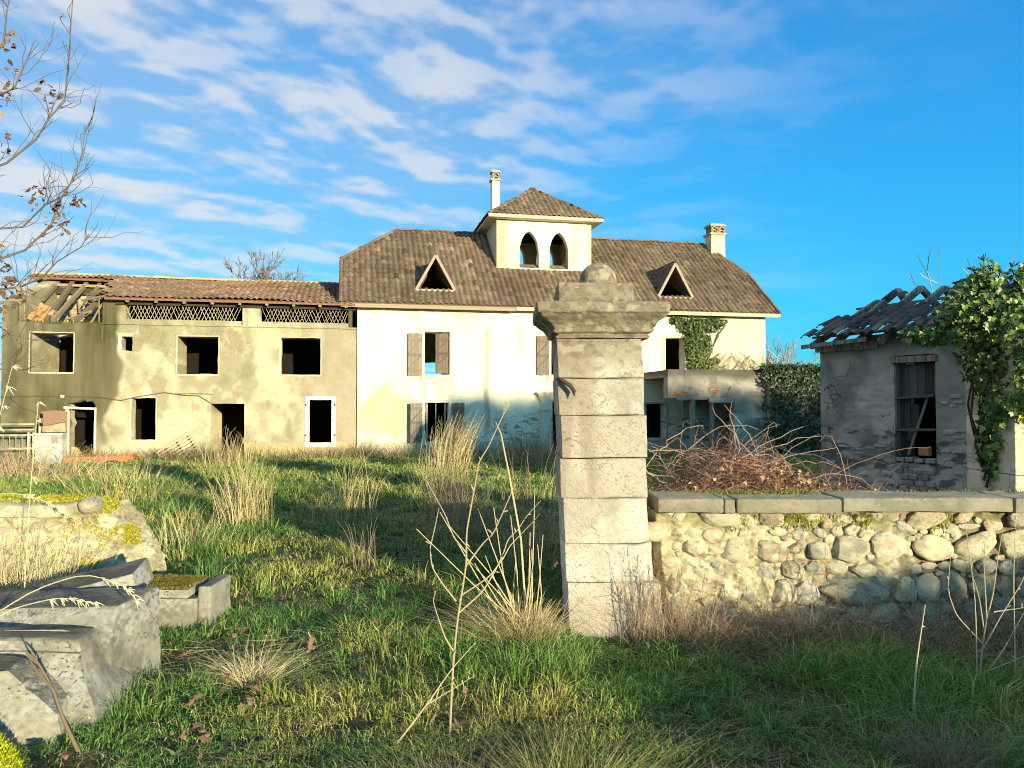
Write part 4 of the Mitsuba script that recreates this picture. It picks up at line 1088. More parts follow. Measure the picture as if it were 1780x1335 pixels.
if small:
    v, f, c = cat(small)
    stuff(put('small_stones', (v, f), 'm_stone', bw, smooth=True, color=c))
COP = np.array([0.255, 0.23, 0.17])
for i, (a, b, dz) in enumerate([(1.03, 1.497, 0.0), (1.503, 1.582, -0.004), (1.592, 2.335, -0.002), (2.345, 3.55, 0.006), (3.562, 4.4, 0.0), (4.41, 5.5, 0.004)]):
    v, f = chamfer_box(a, b, 5.49 + 0.005 * (i % 2), 5.97, 0.838 + dz, 0.942 + dz, 0.012, 20, 0.012, 6, 80 + i)
    if i in (2, 3):
        v[:, 2] -= 0.03 * np.clip((v[:, 1] - 5.6) / 0.3, 0, 1) * np.clip(meshkit.fbm(v * 3, 3, 5) - 0.3, 0, 1)
    put('coping_slab', (v, f), 'm_stone', bw, smooth=35, color=vnoise_col(v, jit(COP, 0.08, 0.03, r), 0.4, 10, i, (0.30, 0.25, 0.20), 0.52))
# moss and small ferns under the coping and on the slabs
mx = np.concatenate([r.normal(c, s, n) for c, s, n in ((1.58, 0.05, 160), (2.05, 0.13, 420), (2.53, 0.04, 160), (3.02, 0.07, 260))])
mz = 0.80 - np.abs(r.normal(0, 0.045, len(mx)))
root = np.stack([mx, np.full(len(mx), WY - 0.02), mz], 1)
v, f, c = blades(root, r.uniform(0.02, 0.06, len(mx)), np.stack([r.normal(0, 0.03, len(mx)), r.uniform(-0.05, 0.0, len(mx))], 1), 0.008, np.array([jit((0.30, 0.30, 0.05), 0.35, 0.12, r) for _ in mx]), rs=r)
mx2 = np.concatenate([r.normal(1.62, 0.14, 900), r.normal(2.0, 0.2, 700), r.uniform(1.1, 5.0, 700)]); my2 = np.concatenate([r.normal(5.9, 0.06, 1600), r.uniform(5.92, 6.0, 700)])
root2 = np.stack([mx2, my2, np.full(len(mx2), 0.938)], 1)
v2, f2, c2 = blades(root2, r.uniform(0.008, 0.025, len(mx2)), r.normal(0, 0.012, (len(mx2), 2)), 0.008, np.array([jit((0.20, 0.19, 0.04), 0.4, 0.15, r) for _ in mx2]), rs=r)
v, f, c = cat([(v, f, c), (v2, f2, c2)])
k = put('moss', (v, f), 'm_grass', bw, color=c); labels[k] = {'kind': 'stuff', 'label': 'yellow green moss and small ferns under the coping'}

# the right pier behind the coping
rp = tag('concrete_pier', 'pale rendered pier standing on the wall at the right edge under hanging ivy', 'pier'); COUNT['concrete_pier'] = 1
for i, (a, b) in enumerate([(0.60, 1.045), (1.05, 1.52), (1.525, 2.05), (2.055, 2.45)]):
    v, f = chamfer_box(3.97, 4.75, 6.12, 6.78, a, b, 0.012, 14, 0.008, 4, 90 + i)
    put('block', (v, f), 'm_stone', rp, smooth=35, color=vnoise_col(v, (0.62, 0.57, 0.40), 0.25, 5, i, (0.42, 0.39, 0.27), 0.57))

# ------------------------------------------------------------------ the left stub of the boundary wall and the fallen stones
lw = tag('wall_stub', 'broken end of the boundary wall at the left, under mossy coping and dry grass', 'wall'); COUNT['wall_stub'] = 1


def relief_l(x, z):
    p = np.stack([x * 6, z * 6, 0 * x], -1)
    return 6.02 - 0.16 * meshkit.fbm(p, 4, 14) - 0.09 * meshkit.fbm(p * 4, 3, 15)


nx, nz = 150, 60
X, Z = np.meshgrid(np.linspace(0, 1, nx), np.linspace(-0.1, 0.80, nz), indexing='ij')
end = -2.93 - 0.33 * np.clip((Z - 0.30) / 0.5, 0, 1) + 0.10 * (meshkit.fbm(np.stack([Z * 7, Z * 0, Z * 0 + 3], -1), 3, 8) - 0.5)
XX = -6.2 + (end + 6.2) * X
YY = relief_l(XX, Z) + 0.75 * np.clip((XX - end + 0.32) / 0.32, 0, 1) ** 2.2
v = np.stack([XX, YY, Z], -1).reshape(-1, 3)
i, j = np.meshgrid(np.arange(nx - 1), np.arange(nz - 1), indexing='ij')
q = np.stack([i * nz + j, (i + 1) * nz + j, (i + 1) * nz + j + 1, i * nz + j + 1], -1).reshape(-1, 4)
put('mortar', (v, np.vstack([q[:, [0, 1, 2]], q[:, [0, 2, 3]]])), 'm_mortar', lw, smooth=True)
put('core', boxm(-6.2, -3.35, 6.05, 6.35, -0.1, 0.79), 'm_mortar', lw)
r = np.random.default_rng(44)
pl = []
for size, tries in ((0.10, 120), (0.07, 260), (0.05, 500)):
    for _ in range(tries):
        x, z = r.uniform(-4.6, -2.95), r.uniform(0.0, 0.74)
        a, b = size * r.uniform(0.9, 1.3), size * r.uniform(0.6, 0.9)
        if x + a < -2.9 - 0.33 * max(0, (z - 0.3) / 0.5) and all(((x - p[0]) / (a + p[2])) ** 2 + ((z - p[1]) / (b + p[3])) ** 2 > 1 for p in pl):
            pl.append((x, z, a, b))
for i, (x, z, a, b) in enumerate(pl):
    v = np.array(ico2.vertices); v = v * (1 + 0.35 * (meshkit.fbm(v * 1.4 + i * 2.3, 3, i) - 0.5))[:, None]
    yy = 5.93 + 0.65 * max(0, min(1, (x + 3.3 + 0.33 * max(0, (z - 0.3) / 0.5)) / 0.35)) ** 2.2
    w = v * [a, min(a, b), b] + [x, yy, z]
    put('stone', (w, np.array(ico2.faces)), 'm_stone', lw, smooth=True, color=vnoise_col(w, jit((0.55, 0.49, 0.34), 0.2, 0.04, r), 0.4, 14, i, (0.34, 0.33, 0.08), 0.58))
for i, (a, b) in enumerate([(-6.2, -4.75), (-4.74, -3.9), (-3.88, -3.36)]):
    v, f = chamfer_box(a, b, 5.84, 6.36, 0.735 + 0.01 * i, 0.88 - 0.012 * i, 0.02, 14, 0.016, 5, 100 + i)
    top = np.clip((v[:, 2] - 0.84) / 0.03, 0, 1) * np.clip((meshkit.fbm(v * 5, 3, 2) - 0.36) * 6, 0, 1)
    c = vnoise_col(v, (0.47, 0.43, 0.30), 0.25, 8, i); c = c * (1 - top[:, None]) + np.array([0.24, 0.22, 0.035]) * top[:, None]
    put('coping_slab', (v, f), 'm_stone', lw, smooth=35, color=c)
v = np.array(ico2.vertices) * [0.085, 0.12, 0.065] + [-3.26, 6.02, 0.83]
v += (v - [-3.22, 6.02, 0.83]) * (0.6 * (meshkit.fbm(v * 8, 3, 4) - 0.5))[:, None]
put('stone', (v, np.array(ico2.faces)), 'm_stone', lw, smooth=True, color=(0.44, 0.38, 0.28))
# thick moss: many small fronds over the ragged end and the coping
n = 14000
mx = np.concatenate([r.normal(-3.08, 0.20, n // 2), r.uniform(-4.4, -3.35, n // 4), r.normal(-3.1, 0.2, n // 4)])
mz = np.concatenate([r.normal(0.50, 0.17, n // 2), np.full(n // 4, 0.87), r.normal(0.12, 0.08, n // 4)])
ee = -2.93 - 0.33 * np.clip((mz - 0.30) / 0.5, 0, 1)
mx = np.where(mz > 0.86, mx, np.minimum(mx, ee - 0.03 - 0.05 * r.random(n)))
my = np.where(mz > 0.86, r.uniform(5.84, 6.3, n), relief_l(mx, mz) + 0.75 * np.clip((mx - ee + 0.32) / 0.32, 0, 1.1) ** 2.2 - 0.01)
keep = meshkit.fbm(np.stack([mx * 6, mz * 6, mx * 0], -1), 3, 77) > 0.42
root = np.stack([mx, my, mz], 1)[keep]
nk = len(root)
cm = np.array([jit((0.36, 0.33, 0.03), 0.35, 0.12, r) for _ in range(nk)])
v, f, c = blades(root, r.uniform(0.008, 0.03, nk), np.stack([r.normal(0.004, 0.012, nk), r.normal(-0.012, 0.012, nk)], 1), 0.011, cm, rs=r)
k = put('moss', (v, f), 'm_grass', lw, color=c); labels[k] = {'kind': 'stuff', 'label': 'bright yellow green moss on the broken wall end'}


def chip(v, c, k=0.4, seed=2):
    """knock chips out of a block: pulls patches of the surface in towards its middle"""
    v = np.asarray(v, float)
    d = v - np.asarray(c)
    n = np.clip(meshkit.fbm(v * 7 + seed, 4, seed) - 0.56, 0, 1) + 0.5 * np.clip(meshkit.fbm(v * 19 + seed, 3, seed + 4) - 0.58, 0, 1)
    return v - d / (np.linalg.norm(d, axis=1, keepdims=True) + 1e-6) * (n * k)[:, None]


def turned(m, about, rz=0, rx=0, ry=0):
    for a, ax in ((rx, [1, 0, 0]), (ry, [0, 1, 0]), (rz, [0, 0, 1])):
        if a:
            m = rot(m, a, ax, about)
    return m


# the long fallen cap stone with a bevelled top edge
k = tag('fallen_stone', 'large pale fallen cap stone with white lichen on its face, lying by the left edge', 'stone block'); COUNT['fallen_stone'] = 1
v, f = chamfer_box(-3.45, -2.17, 4.25, 4.80, -0.12, 0.49, 0.022, 34, 0.012, 6, 13)
v[:, 1] += 0.55 * np.clip(v[:, 2] - 0.33, 0, 1) * np.clip((4.55 - v[:, 1]) / 0.30, 0, 1)     # dressed bevel along the top
v = chip(v, [-2.75, 4.53, 0.2], 0.09)
v, f = turned((v, f), [-2.2, 4.5, 0.2], rz=-0.05, ry=-0.035)
put('body', (v, f), 'm_concrete', k, smooth=35)
# the tilted slab behind it
k = tag('fallen_slab', 'grey coping slab lying tilted behind the large cap stone', 'stone slab'); COUNT['fallen_slab'] = 1
mm = chamfer_box(-3.15, -2.42, 4.92, 5.28, 0.26, 0.42, 0.015, 16, 0.014, 6, 7)
mm = turned(mm, [-2.6, 5.1, 0.35], rz=0.16, ry=-0.22, rx=0.12)
put('body', (mm[0] + [0, 0, 0.10], mm[1]), 'm_concrete', k, smooth=35)
put('prop_stone', (lambda q: (q[0], q[1]))(chamfer_box(-2.9, -2.5, 4.98, 5.3, -0.05, 0.36, 0.04, 8, 0.03, 6, 8)), 'm_concrete', k, smooth=35)
# the cornice piece with its cove
k = tag('fallen_cornice', 'fallen cornice stone with a curved cove, lowest but one at the left edge', 'stone block'); COUNT['fallen_cornice'] = 1
prof2 = [(0.20, -0.05), (0.20, 0.03), (0.19, 0.07), (0.165, 0.12), (0.12, 0.18), (0.075, 0.24), (0.04, 0.295), (0.02, 0.34), (0.012, 0.345), (0.035, 0.355), (0.035, 0.40), (0.02, 0.415), (-0.06, 0.42)]
v, f = ring_loft(prof2, -2.78, 4.09, 0.50, 0.08, 34, 0.012, 9)
v, f = turned((chip(v, [-2.78, 4.09, 0.2], 0.07), f), [-2.6, 4.05, 0], rz=0.12, ry=0.05)
put('body', (v, f), 'm_concrete', k, smooth=40)
# the facetted chunk at the lower left corner
k = tag('pointed_stone', 'pale chunk of dressed stone with a pointed facetted top at the lower left', 'stone block'); COUNT['pointed_stone'] = 1
hull = trimesh.convex.convex_hull(np.array([[-2.85, 3.55, -0.1], [-2.12, 3.72, -0.1], [-2.2, 4.0, -0.1], [-2.9, 4.1, -0.1], [-2.9, 3.6, 0.30], [-2.40, 3.72, 0.34], [-2.17, 3.74, 0.12], [-2.25, 3.98, 0.16], [-2.44, 3.90, 0.35], [-2.9, 4.0, 0.34]]))
for _ in range(5):
    hull = hull.subdivide()
v = chip(np.array(hull.vertices), [-2.5, 3.8, 0.1], 0.07, 5); v += (meshkit.fbm(v * 8, 4, 5) - 0.5)[:, None] * np.array([0.014, -0.02, 0.016])
put('body', (v, np.array(hull.faces)), 'm_concrete', k, smooth=30)
# the mossy square stump: a base block with a rim slab and a cushion of moss
k = tag('mossy_stump', 'square stone gatepost stump with a thick cushion of moss on top', 'stone block'); COUNT['mossy_stump'] = 1
v, f = chamfer_box(-2.92, -2.27, 5.60, 6.0, -0.1, 0.215, 0.012, 16, 0.010, 5, 21)
put('base', (v, f), 'm_concrete', k, smooth=35)
v, f = chamfer_box(-2.95, -2.32, 5.57, 5.97, 0.218, 0.285, 0.012, 16, 0.010, 6, 22)
put('rim_slab', (v, f), 'm_concrete', k, smooth=35)
v, f = chamfer_box(-2.27, -2.17, 5.62, 6.03, -0.1, 0.30, 0.02, 12, 0.014, 6, 23)
put('side_slab', (v, f), 'm_concrete', k, smooth=35)
n = 6000
root = np.stack([r.uniform(-2.93, -2.33, n), r.uniform(5.58, 5.98, n), np.full(n, 0.28)], 1)
hh = 0.012 + 0.05 * np.clip(meshkit.fbm(root * 7, 3, 12) - 0.3, 0, 1)
v, f, c = blades(root, hh, r.normal(0, 0.012, (n, 2)), 0.010, np.array([jit((0.17, 0.15, 0.025), 0.45, 0.15, r) for _ in range(n)]), rs=r)
kk = put('moss', (v, f), 'm_grass', k, color=c); labels[kk] = {'kind': 'stuff'}
# bright moss cushion in the corner
k = tag('moss_cushion', 'bright yellow green cushion of moss in the lower left corner', 'moss'); labels[k]['kind'] = 'stuff'
g = np.array(trimesh.creation.icosphere(4).vertices); g = g[g[:, 2] > -0.2]
vs = g * [0.23, 0.2, 0.24] + [-2.36, 3.34, -0.04]
hullm = trimesh.creation.icosphere(4); hv = np.array(hullm.vertices) * [0.22, 0.19, 0.23] + [-2.36, 3.34, -0.04]
n = 9000
idx = r.integers(0, len(vs), n)
root = vs[idx] + r.normal(0, 0.008, (n, 3))
v, f, c = blades(root, r.uniform(0.01, 0.025, n), (root[:, :2] - [-2.36, 3.34]) * 0.06 + r.normal(0, 0.006, (n, 2)), 0.006, np.array([jit((0.42, 0.45, 0.02), 0.3, 0.12, r) for _ in range(n)]), rs=r)
v, f, c = cat([(hv, np.array(hullm.faces), np.array([0.24, 0.26, 0.015])), (v, f, c)])
put('moss_cushion', (v, f), 'm_grass', color=c) if COUNT.get('moss_cushion') is None else None

# ------------------------------------------------------------------ the ruined shed on the right: t along its front, w into it
SD, SN, S0 = np.array([0.5, -0.866, 0]), np.array([0.866, 0.5, 0]), np.array([5.6, 14.0, 0])


def Sh(v):
    v = np.asarray(v, float).reshape(-1, 3)
    return S0 + v[:, :1] * SD + v[:, 1:2] * SN + v[:, 2:] * [0, 0, 1]


def sbx(t0, t1, w0, w1, z0, z1):
    v, f = boxm(t0, t1, w0, w1, z0, z1)
    return Sh(v), f


def sbar(a, b, w, h, up=(0, 0, 1)):
    a, b = Sh([a])[0], Sh([b])[0]
    return bar(a, b, w, h, up)


def wall_tz(poly, w0, w1):
    v, f = extr(poly, w1 - w0)
    return Sh(np.stack([v[:, 0], v[:, 2] + w0, v[:, 1]], 1)), f


shed = tag('shed', 'crumbling grey shed in shade with broken tiled roof and boarded doorway', 'shed'); COUNT['shed'] = 1
r = np.random.default_rng(61)
front = Polygon([(-0.02, -0.4), (3.9, -0.4), (3.9, 2.80), (0.9, 2.80), (0.5, 2.70), (0.15, 2.66), (-0.02, 2.70)]).difference(sbox(1.42, 0.66, 2.12, 2.42))
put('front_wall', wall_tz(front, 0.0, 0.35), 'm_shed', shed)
put('end_wall', sbx(-0.02, 0.33, 0.35, 3.2, -0.4, 2.6), 'm_shed', shed)
put('back_wall', sbx(-0.02, 3.9, 3.2, 3.5, -0.4, 2.6), 'm_shed', shed)
put('far_wall', sbx(3.6, 3.9, 0.35, 3.2, -0.4, 2.6), 'm_shed', shed)
put('shade_sheet', sbx(1.0, 2.6, 1.2, 1.28, -0.4, 2.7), 'm_dark', shed)  # added near-black sheet, paints the shade behind the doorway
put('wall_plate', sbx(-0.08, 1.15, -0.06, -0.003, 2.56, 2.70), 'm_wood', shed)
put('lintel', sbx(1.38, 2.16, -0.05, 0.20, 2.30, 2.40), 'm_wood', shed)
for i in range(5):
    w = 0.14
    put('door_board', sbx(1.44 + i * w, 1.44 + (i + 1) * w - 0.008, 0.16, 0.19, 1.72 + r.uniform(-0.02, 0.02), 2.28), 'm_vc', shed, color=jit((0.085, 0.078, 0.07), 0.4, 0.03, r))
for i in range(2):
    put('door_board', sbx(1.46 + i * 0.15, 1.46 + i * 0.15 + 0.12, 0.17, 0.20, 1.20, 1.72 - 0.1 * i), 'm_vc', shed, color=jit((0.07, 0.065, 0.06), 0.25, 0.03, r))
put('shelf', sbar([1.42, 0.1, 1.72], [2.08, 0.1, 1.76], 0.2, 0.04), 'm_vc', shed, color=(0.10, 0.09, 0.08))  # doorway shade put into the dark colour of boards and shelves
put('shelf', sbar([1.42, 0.1, 1.20], [2.10, 0.1, 1.22], 0.2, 0.04), 'm_vc', shed, color=(0.10, 0.09, 0.08))
put('door_post', sbx(1.42, 1.47, 0.06, 0.22, 0.76, 2.30), 'm_vc', shed, color=(0.10, 0.09, 0.08))
put('leaning_stick', sbar([1.62, 0.05, 0.80], [1.92, 0.12, 1.74], 0.035, 0.035), 'm_vc', shed, color=(0.22, 0.18, 0.14))
# rough brick infill below the doorway and the bricks bare at the foot
for j in range(9):
    for i in range(4):
        t = 1.43 + i * 0.175 + (j % 2) * 0.08
        if t > 2.02:
            continue
        mm = chamfer_box(t, t + r.uniform(0.13, 0.165), -0.03 + r.uniform(-0.03, 0.03), 0.15, -0.05 + j * 0.092, -0.05 + j * 0.092 + r.uniform(0.065, 0.085), 0.012, 3, 0.012, 14, i + 7 * j)
        put('brick', (Sh(mm[0]), mm[1]), 'm_stone', shed, color=jit((0.30, 0.27, 0.24), 0.35, 0.05, r))
mm = chamfer_box(1.86, 2.02, -0.06, 0.05, 0.80, 0.93, 0.012, 4, 0.008, 14, 3)
k = put('brick', (Sh(mm[0]), mm[1]), 'm_vc', shed, color=(0.44, 0.17, 0.08)); labels[k] = {'label': 'single orange brick left on the sill'}
for i in range(34):
    t, z = r.uniform(2.2, 2.9), r.uniform(-0.1, 1.75)
    mm = chamfer_box(t, t + r.uniform(0.08, 0.2), -0.03, 0.03, z, z + r.uniform(0.03, 0.06), 0.012, 3, 0.012, 14, i)
    put('stone', (Sh(mm[0]), mm[1]), 'm_stone', shed, color=jit((0.40, 0.385, 0.355), 0.2, 0.03, r))
for i in range(26):
    t, z = r.uniform(0.05, 1.3), r.uniform(0.15, 0.95)
    mm = chamfer_box(t, t + r.uniform(0.1, 0.26), -0.018, 0.03, z, z + r.uniform(0.03, 0.07), 0.014, 3, 0.012, 14, i + 100)
    put('stone', (Sh(mm[0]), mm[1]), 'm_stone', shed, color=jit((0.34, 0.33, 0.31), 0.25, 0.03, r))
# roof: sagging rafters, battens, remnants of tile
EV, RG = (-0.25, 2.66), (1.6, 3.55)
rk = new('shed__roof'); COUNT[rk] = 1; labels[rk] = {'label': 'broken dark roof with bare rafters against the sky'}
rs_ = [0.0, 0.45, 0.9, 1.35, 1.8, 2.25, 2.7, 3.15, 3.6]
for i, t in enumerate(rs_):
    dz = r.normal(0, 0.05); top = [t + r.normal(0, 0.04), RG[0], RG[1] + dz + 0.14]
    put('rafter', sbar([t, EV[0], EV[1]], top, 0.08, 0.10), 'm_wood', rk)
    put('rafter', sbar(top, [t + r.normal(0.0, 0.05), RG[0] + (0.55 if i % 2 else 1.9), RG[1] - (0.30 if i % 2 else 0.92)], 0.08, 0.10), 'm_wood', rk)
for s in (0.12, 0.34, 0.56, 0.80):
    w, z = EV[0] + (RG[0] - EV[0]) * s, EV[1] + (RG[1] - EV[1]) * s
    put('batten', sbar([-0.15, w, z + 0.07], [3.7, w, z + 0.09], 0.05, 0.04), 'm_wood', rk)
put('eave_board', sbar([-0.2, EV[0] - 0.02, EV[1] + 0.0], [1.1, EV[0] - 0.02, EV[1] + 0.05], 0.04, 0.07), 'm_wood', rk)
ex = (SN * (RG[0] - EV[0]) + np.array([0, 0, RG[1] - EV[1]])); Ls = np.linalg.norm(ex); ex /= Ls
so = Sh([[-0.18, EV[0] - 0.05, EV[1] + 0.09]])[0]
tl = []
nn = np.cross(SD, ex)
for j in range(8):
    for i in range(22):
        a, s = i * 0.19, j * 0.24
        hole = meshkit.fbm(np.array([a * 1.1 + 2, s * 1.6, 3.0]), 3, 4)
        if hole > (0.72 if j < 4 else 0.60 if j < 6 else 0.46) or (a < 0.4 and j > 3):
            continue
        th = r.normal(0, 0.06)
        e0 = SD * math.cos(th) + ex * math.sin(th)
        t = tile_mesh(so + SD * a + ex * s + nn * (0.03 + r.uniform(0, 0.04)), e0, ex + nn * r.normal(0.03, 0.07), nn, 0.2, 0.26)
        tl.append(t + (jit((0.085, 0.075, 0.068), 0.4, 0.05, r),))
for t in tl[:300]:
    put('roof_tile', t[:2], 'm_vc', rk, smooth=True, color=t[2])

# ------------------------------------------------------------------ ivy
LEAF2 = np.array([(0, 0), (0.30, -0.10), (0.62, 0.10), (0.34, 0.30), (0.44, 0.58), (0.16, 0.58), (0, 1.0), (-0.16, 0.58), (-0.44, 0.58), (-0.34, 0.30), (-0.62, 0.10), (-0.30, -0.10)])
LEAFF = np.array([[0, 1, 3], [1, 2, 3], [0, 3, 5], [3, 4, 5], [0, 5, 6], [0, 6, 7], [0, 7, 9], [7, 8, 9], [0, 9, 11], [9, 10, 11]])


def leaf_batch(pos, nrm, size, down, colr, r):
    """ivy leaves: five lobed, creased along the midrib, hanging by the stalk"""
    n = len(pos)
    nrm = nrm / (np.linalg.norm(nrm, axis=1, keepdims=True) + 1e-9)
    d = down - nrm * (down * nrm).sum(1, keepdims=True); d /= np.linalg.norm(d, axis=1, keepdims=True) + 1e-9
    s = np.cross(nrm, d)
    x, y = LEAF2[:, 0], LEAF2[:, 1]
    zc = 0.35 * np.abs(x) - 0.18 * y * y
    v = pos[:, None] + size[:, None, None] * (x[None, :, None] * s[:, None] + y[None, :, None] * d[:, None] + zc[None, :, None] * nrm[:, None])
    f = LEAFF[None] + (np.arange(n) * 12)[:, None, None]
    return v, f, colr


def ivy_entries(holder, pos, nrm, size, col, r, keep):
    n = len(pos)
    down = np.tile([0, 0, -1.0], (n, 1)) + r.normal(0, 0.35, (n, 3))
    v, f, c = leaf_batch(pos, nrm, size, down, col, r)
    order = np.argsort(np.linalg.norm(pos - [0, 0, 1.6], axis=1))
    for i in order[:keep]:
        put('leaf', (v[i], LEAFF), 'm_leaf', holder, color=col[i])
    rest = order[keep:]
    if len(rest):
        vv = v[rest].reshape(-1, 3); ff = (LEAFF[None] + (np.arange(len(rest)) * 12)[:, None, None]).reshape(-1, 3)
        stuff(put('leaves', (vv, ff), 'm_leaf', holder, color=np.repeat(col[rest], 12, axis=0)))


def blob_points(blobs, n, r, shell=0.55):
    """points in the outer layers of a union of ellipsoids, with outward normals"""
    w = np.array([b[3] * b[4] + b[4] * b[5] + b[3] * b[5] for b in blobs]); w = w / w.sum()
    k = r.choice(len(blobs), n, p=w)
    b = np.array(blobs)[k]
    d = r.normal(0, 1, (n, 3)); d /= np.linalg.norm(d, axis=1, keepdims=True)
    rad = 1 - shell * r.random(n) ** 1.7
    p = b[:, :3] + d * b[:, 3:] * rad[:, None] * (1 + 0.35 * (meshkit.fbm(d * 2.2 + b[:, :3] * 3, 3, 7) - 0.5))[:, None]
    return p, d


iv = tag('pier_ivy', 'big glossy ivy bush hanging over the pier and shed at the right edge', 'ivy'); COUNT['pier_ivy'] = 1
r = np.random.default_rng(71)
IB = [(4.15, 6.35, 2.36, 0.60, 0.45, 0.36), (4.2, 6.0, 2.15, 0.35, 0.15, 0.40), (4.15, 5.98, 1.80, 0.28, 0.14, 0.26), (3.86, 6.45, 2.42, 0.22, 0.3, 0.28), (4.45, 6.25, 2.00, 0.45, 0.4, 0.45), (4.30, 6.2, 1.65, 0.32, 0.3, 0.30), (3.95, 6.4, 2.05, 0.24, 0.26, 0.36), (3.99, 6.32, 1.62, 0.15, 0.2, 0.42),
      (3.62, 6.7, 2.22, 0.22, 0.25, 0.09), (3.95, 6.4, 1.25, 0.09, 0.14, 0.26), (3.86, 6.3, 2.66, 0.12, 0.14, 0.12), (4.22, 6.2, 2.66, 0.16, 0.16, 0.14), (4.5, 6.2, 2.62, 0.2, 0.2, 0.2), (4.05, 6.15, 1.62, 0.2, 0.14, 0.16), (4.9, 6.4, 2.2, 0.5, 0.5, 0.6)]
p, d = blob_points(IB, 9500, r, 0.8)
nrm = d * 0.7 + np.array([0.15, -0.75, 0.35]) + r.normal(0, 0.45, p.shape)
col = np.array([jit(((0.075, 0.135, 0.024), (0.12, 0.20, 0.03), (0.045, 0.085, 0.02), (0.22, 0.28, 0.045))[int(x * 3.99) if x < 0.93 else 3], 0.3, 0.1, r) for x in r.random(len(p)) * 0.8 + 0.2 * r.random(len(p))])
low = (p[:, 2] < 1.75) & (p[:, 0] > 3.95)
col[low] = col[low] * [1.9, 1.6, 1.1]
ivy_entries(iv, p, nrm, r.uniform(0.030, 0.068, len(p)), col, r, 300)
st = []
for i in range(9):
    x0, z0 = r.uniform(3.90, 4.05), r.uniform(0.9, 1.2)
    pts = [(x0, 6.45, z0)]
    for j in range(7):
        pts.append((pts[-1][0] + r.normal(0.015, 0.05), 6.45 + r.normal(0, 0.05), pts[-1][2] + r.uniform(0.12, 0.26)))
    st.append((pts, np.linspace(0.012, 0.004, 8)))
for x, y, z in ((3.86, 6.3, 2.78), (4.05, 6.25, 2.72), (4.22, 6.2, 2.78), (4.33, 6.2, 2.75)):
    for i in range(7):
        e2 = np.array([x, y, z]) + r.normal(0, 0.03, 3) * [1, 1, 0.5] + [0, 0, 0.04]
        st.append(([(x, y, z - 0.12), (x, y, z), tuple(e2)], [0.003, 0.0025, 0.004]))
put('stem', tubes(st, 4), 'm_vc', iv, color=(0.06, 0.045, 0.03))

ih = tag('house_ivy', 'dense dark ivy climbing the house wall beside the upper doorway', 'ivy'); COUNT['house_ivy'] = 1
HB = [(12.3, -0.15, 4.55, 0.55, 0.22, 0.34), (12.9, -0.12, 4.58, 0.6, 0.2, 0.28), (12.35, -0.18, 3.9, 0.42, 0.25, 0.5), (12.45, -0.18, 3.3, 0.45, 0.25, 0.45), (12.7, -0.15, 3.8, 0.4, 0.22, 0.45), (13.35, -0.1, 4.72, 0.35, 0.14, 0.16), (11.75, -0.12, 4.75, 0.3, 0.15, 0.14), (12.75, -0.2, 3.05, 0.4, 0.25, 0.25), (13.15, -0.1, 3.25, 0.25, 0.12, 0.12)]
p, d = blob_points(HB, 3600, r, 0.6)
p[:, 1] = np.minimum(p[:, 1], -0.02)
nrm = F(d * 0.6 + np.array([0.1, -0.8, 0.3]) + r.normal(0, 0.5, p.shape)) - FM[:3, 3]
col = np.array([jit((0.050, 0.080, 0.018) if x < 0.7 else (0.12, 0.15, 0.03), 0.35, 0.1, r) for x in r.random(len(p))])
lowm = p[:, 2] < 3.5
col[lowm] *= [1.7, 1.5, 1.1]
n = len(p)
v, f, c = leaf_batch(F(p), nrm, r.uniform(0.05, 0.11, n), np.tile([0, 0, -1.0], (n, 1)) + r.normal(0, 0.35, (n, 3)), col, r)
stuff(put('leaves', (v.reshape(-1, 3), f.reshape(-1, 3)), 'm_leaf', ih, color=np.repeat(col, 12, axis=0)))
st = []
for a, b in (((12.75, 2.85), (13.55, 4.75)), ((12.7, 2.85), (13.1, 4.5)), ((12.5, 2.85), (12.4, 4.3)), ((12.9, 3.1), (13.45, 3.55)), ((13.2, 4.0), (13.62, 4.6)), ((12.2, 2.85), (12.15, 4.2))):
    t = np.linspace(0, 1, 8)
    st.append((F(np.stack([a[0] + (b[0] - a[0]) * t + r.normal(0, 0.04, 8), np.full(8, -0.06), a[1] + (b[1] - a[1]) * t], 1)), np.linspace(0.035, 0.012, 8)))
for i in range(40):
    u, z = r.uniform(13.0, 15.2), r.uniform(2.9, 3.7)
    st.append((F([(u, -0.05, 2.86), (u + r.normal(0, 0.15), -0.06, (2.86 + z) / 2), (u + r.normal(0, 0.3), -0.06, z)]), 0.008))
put('stem', tubes(st, 4), 'm_vc', ih, color=(0.16, 0.13, 0.08))

iw = tag('ivy_wall', 'ivy covered garden wall between the terrace and the shed', 'wall'); COUNT['ivy_wall'] = 1
put('wall', fbox(14.07, 21.0, -2.4, -2.0, -0.4, 2.75), 'm_shed', iw)
n = 7000
p = np.stack([r.uniform(13.75, 18.5, n), -2.42 - np.abs(r.normal(0, 0.10, n)), r.uniform(-0.2, 1.0, n) ** 0.9 * 3.05], 1)
top = r.random(n) < 0.22
p[top, 2] = 2.85 + 0.25 * (meshkit.fbm(p[top] * 1.3, 3, 3) - 0.3) + r.normal(0, 0.07, top.sum()); p[top, 1] = r.uniform(-2.6, -1.9, top.sum())
p = p[np.isfinite(p).all(1)]; n = len(p)
keep = (p[:, 0] > 14.05) | (meshkit.fbm(p * 2.5, 2, 4) > 0.5)
p = p[keep]; n = len(p)
nrm = F(np.array([0.05, -0.8, 0.35]) + r.normal(0, 0.45, p.shape)) - FM[:3, 3]
col = np.array([jit((0.030, 0.050, 0.014), 0.4, 0.12, r) for _ in range(n)])
v, f, c = leaf_batch(F(p), nrm, r.uniform(0.06, 0.12, n), np.tile([0, 0, -1.0], (n, 1)) + r.normal(0, 0.35, (n, 3)), col, r)
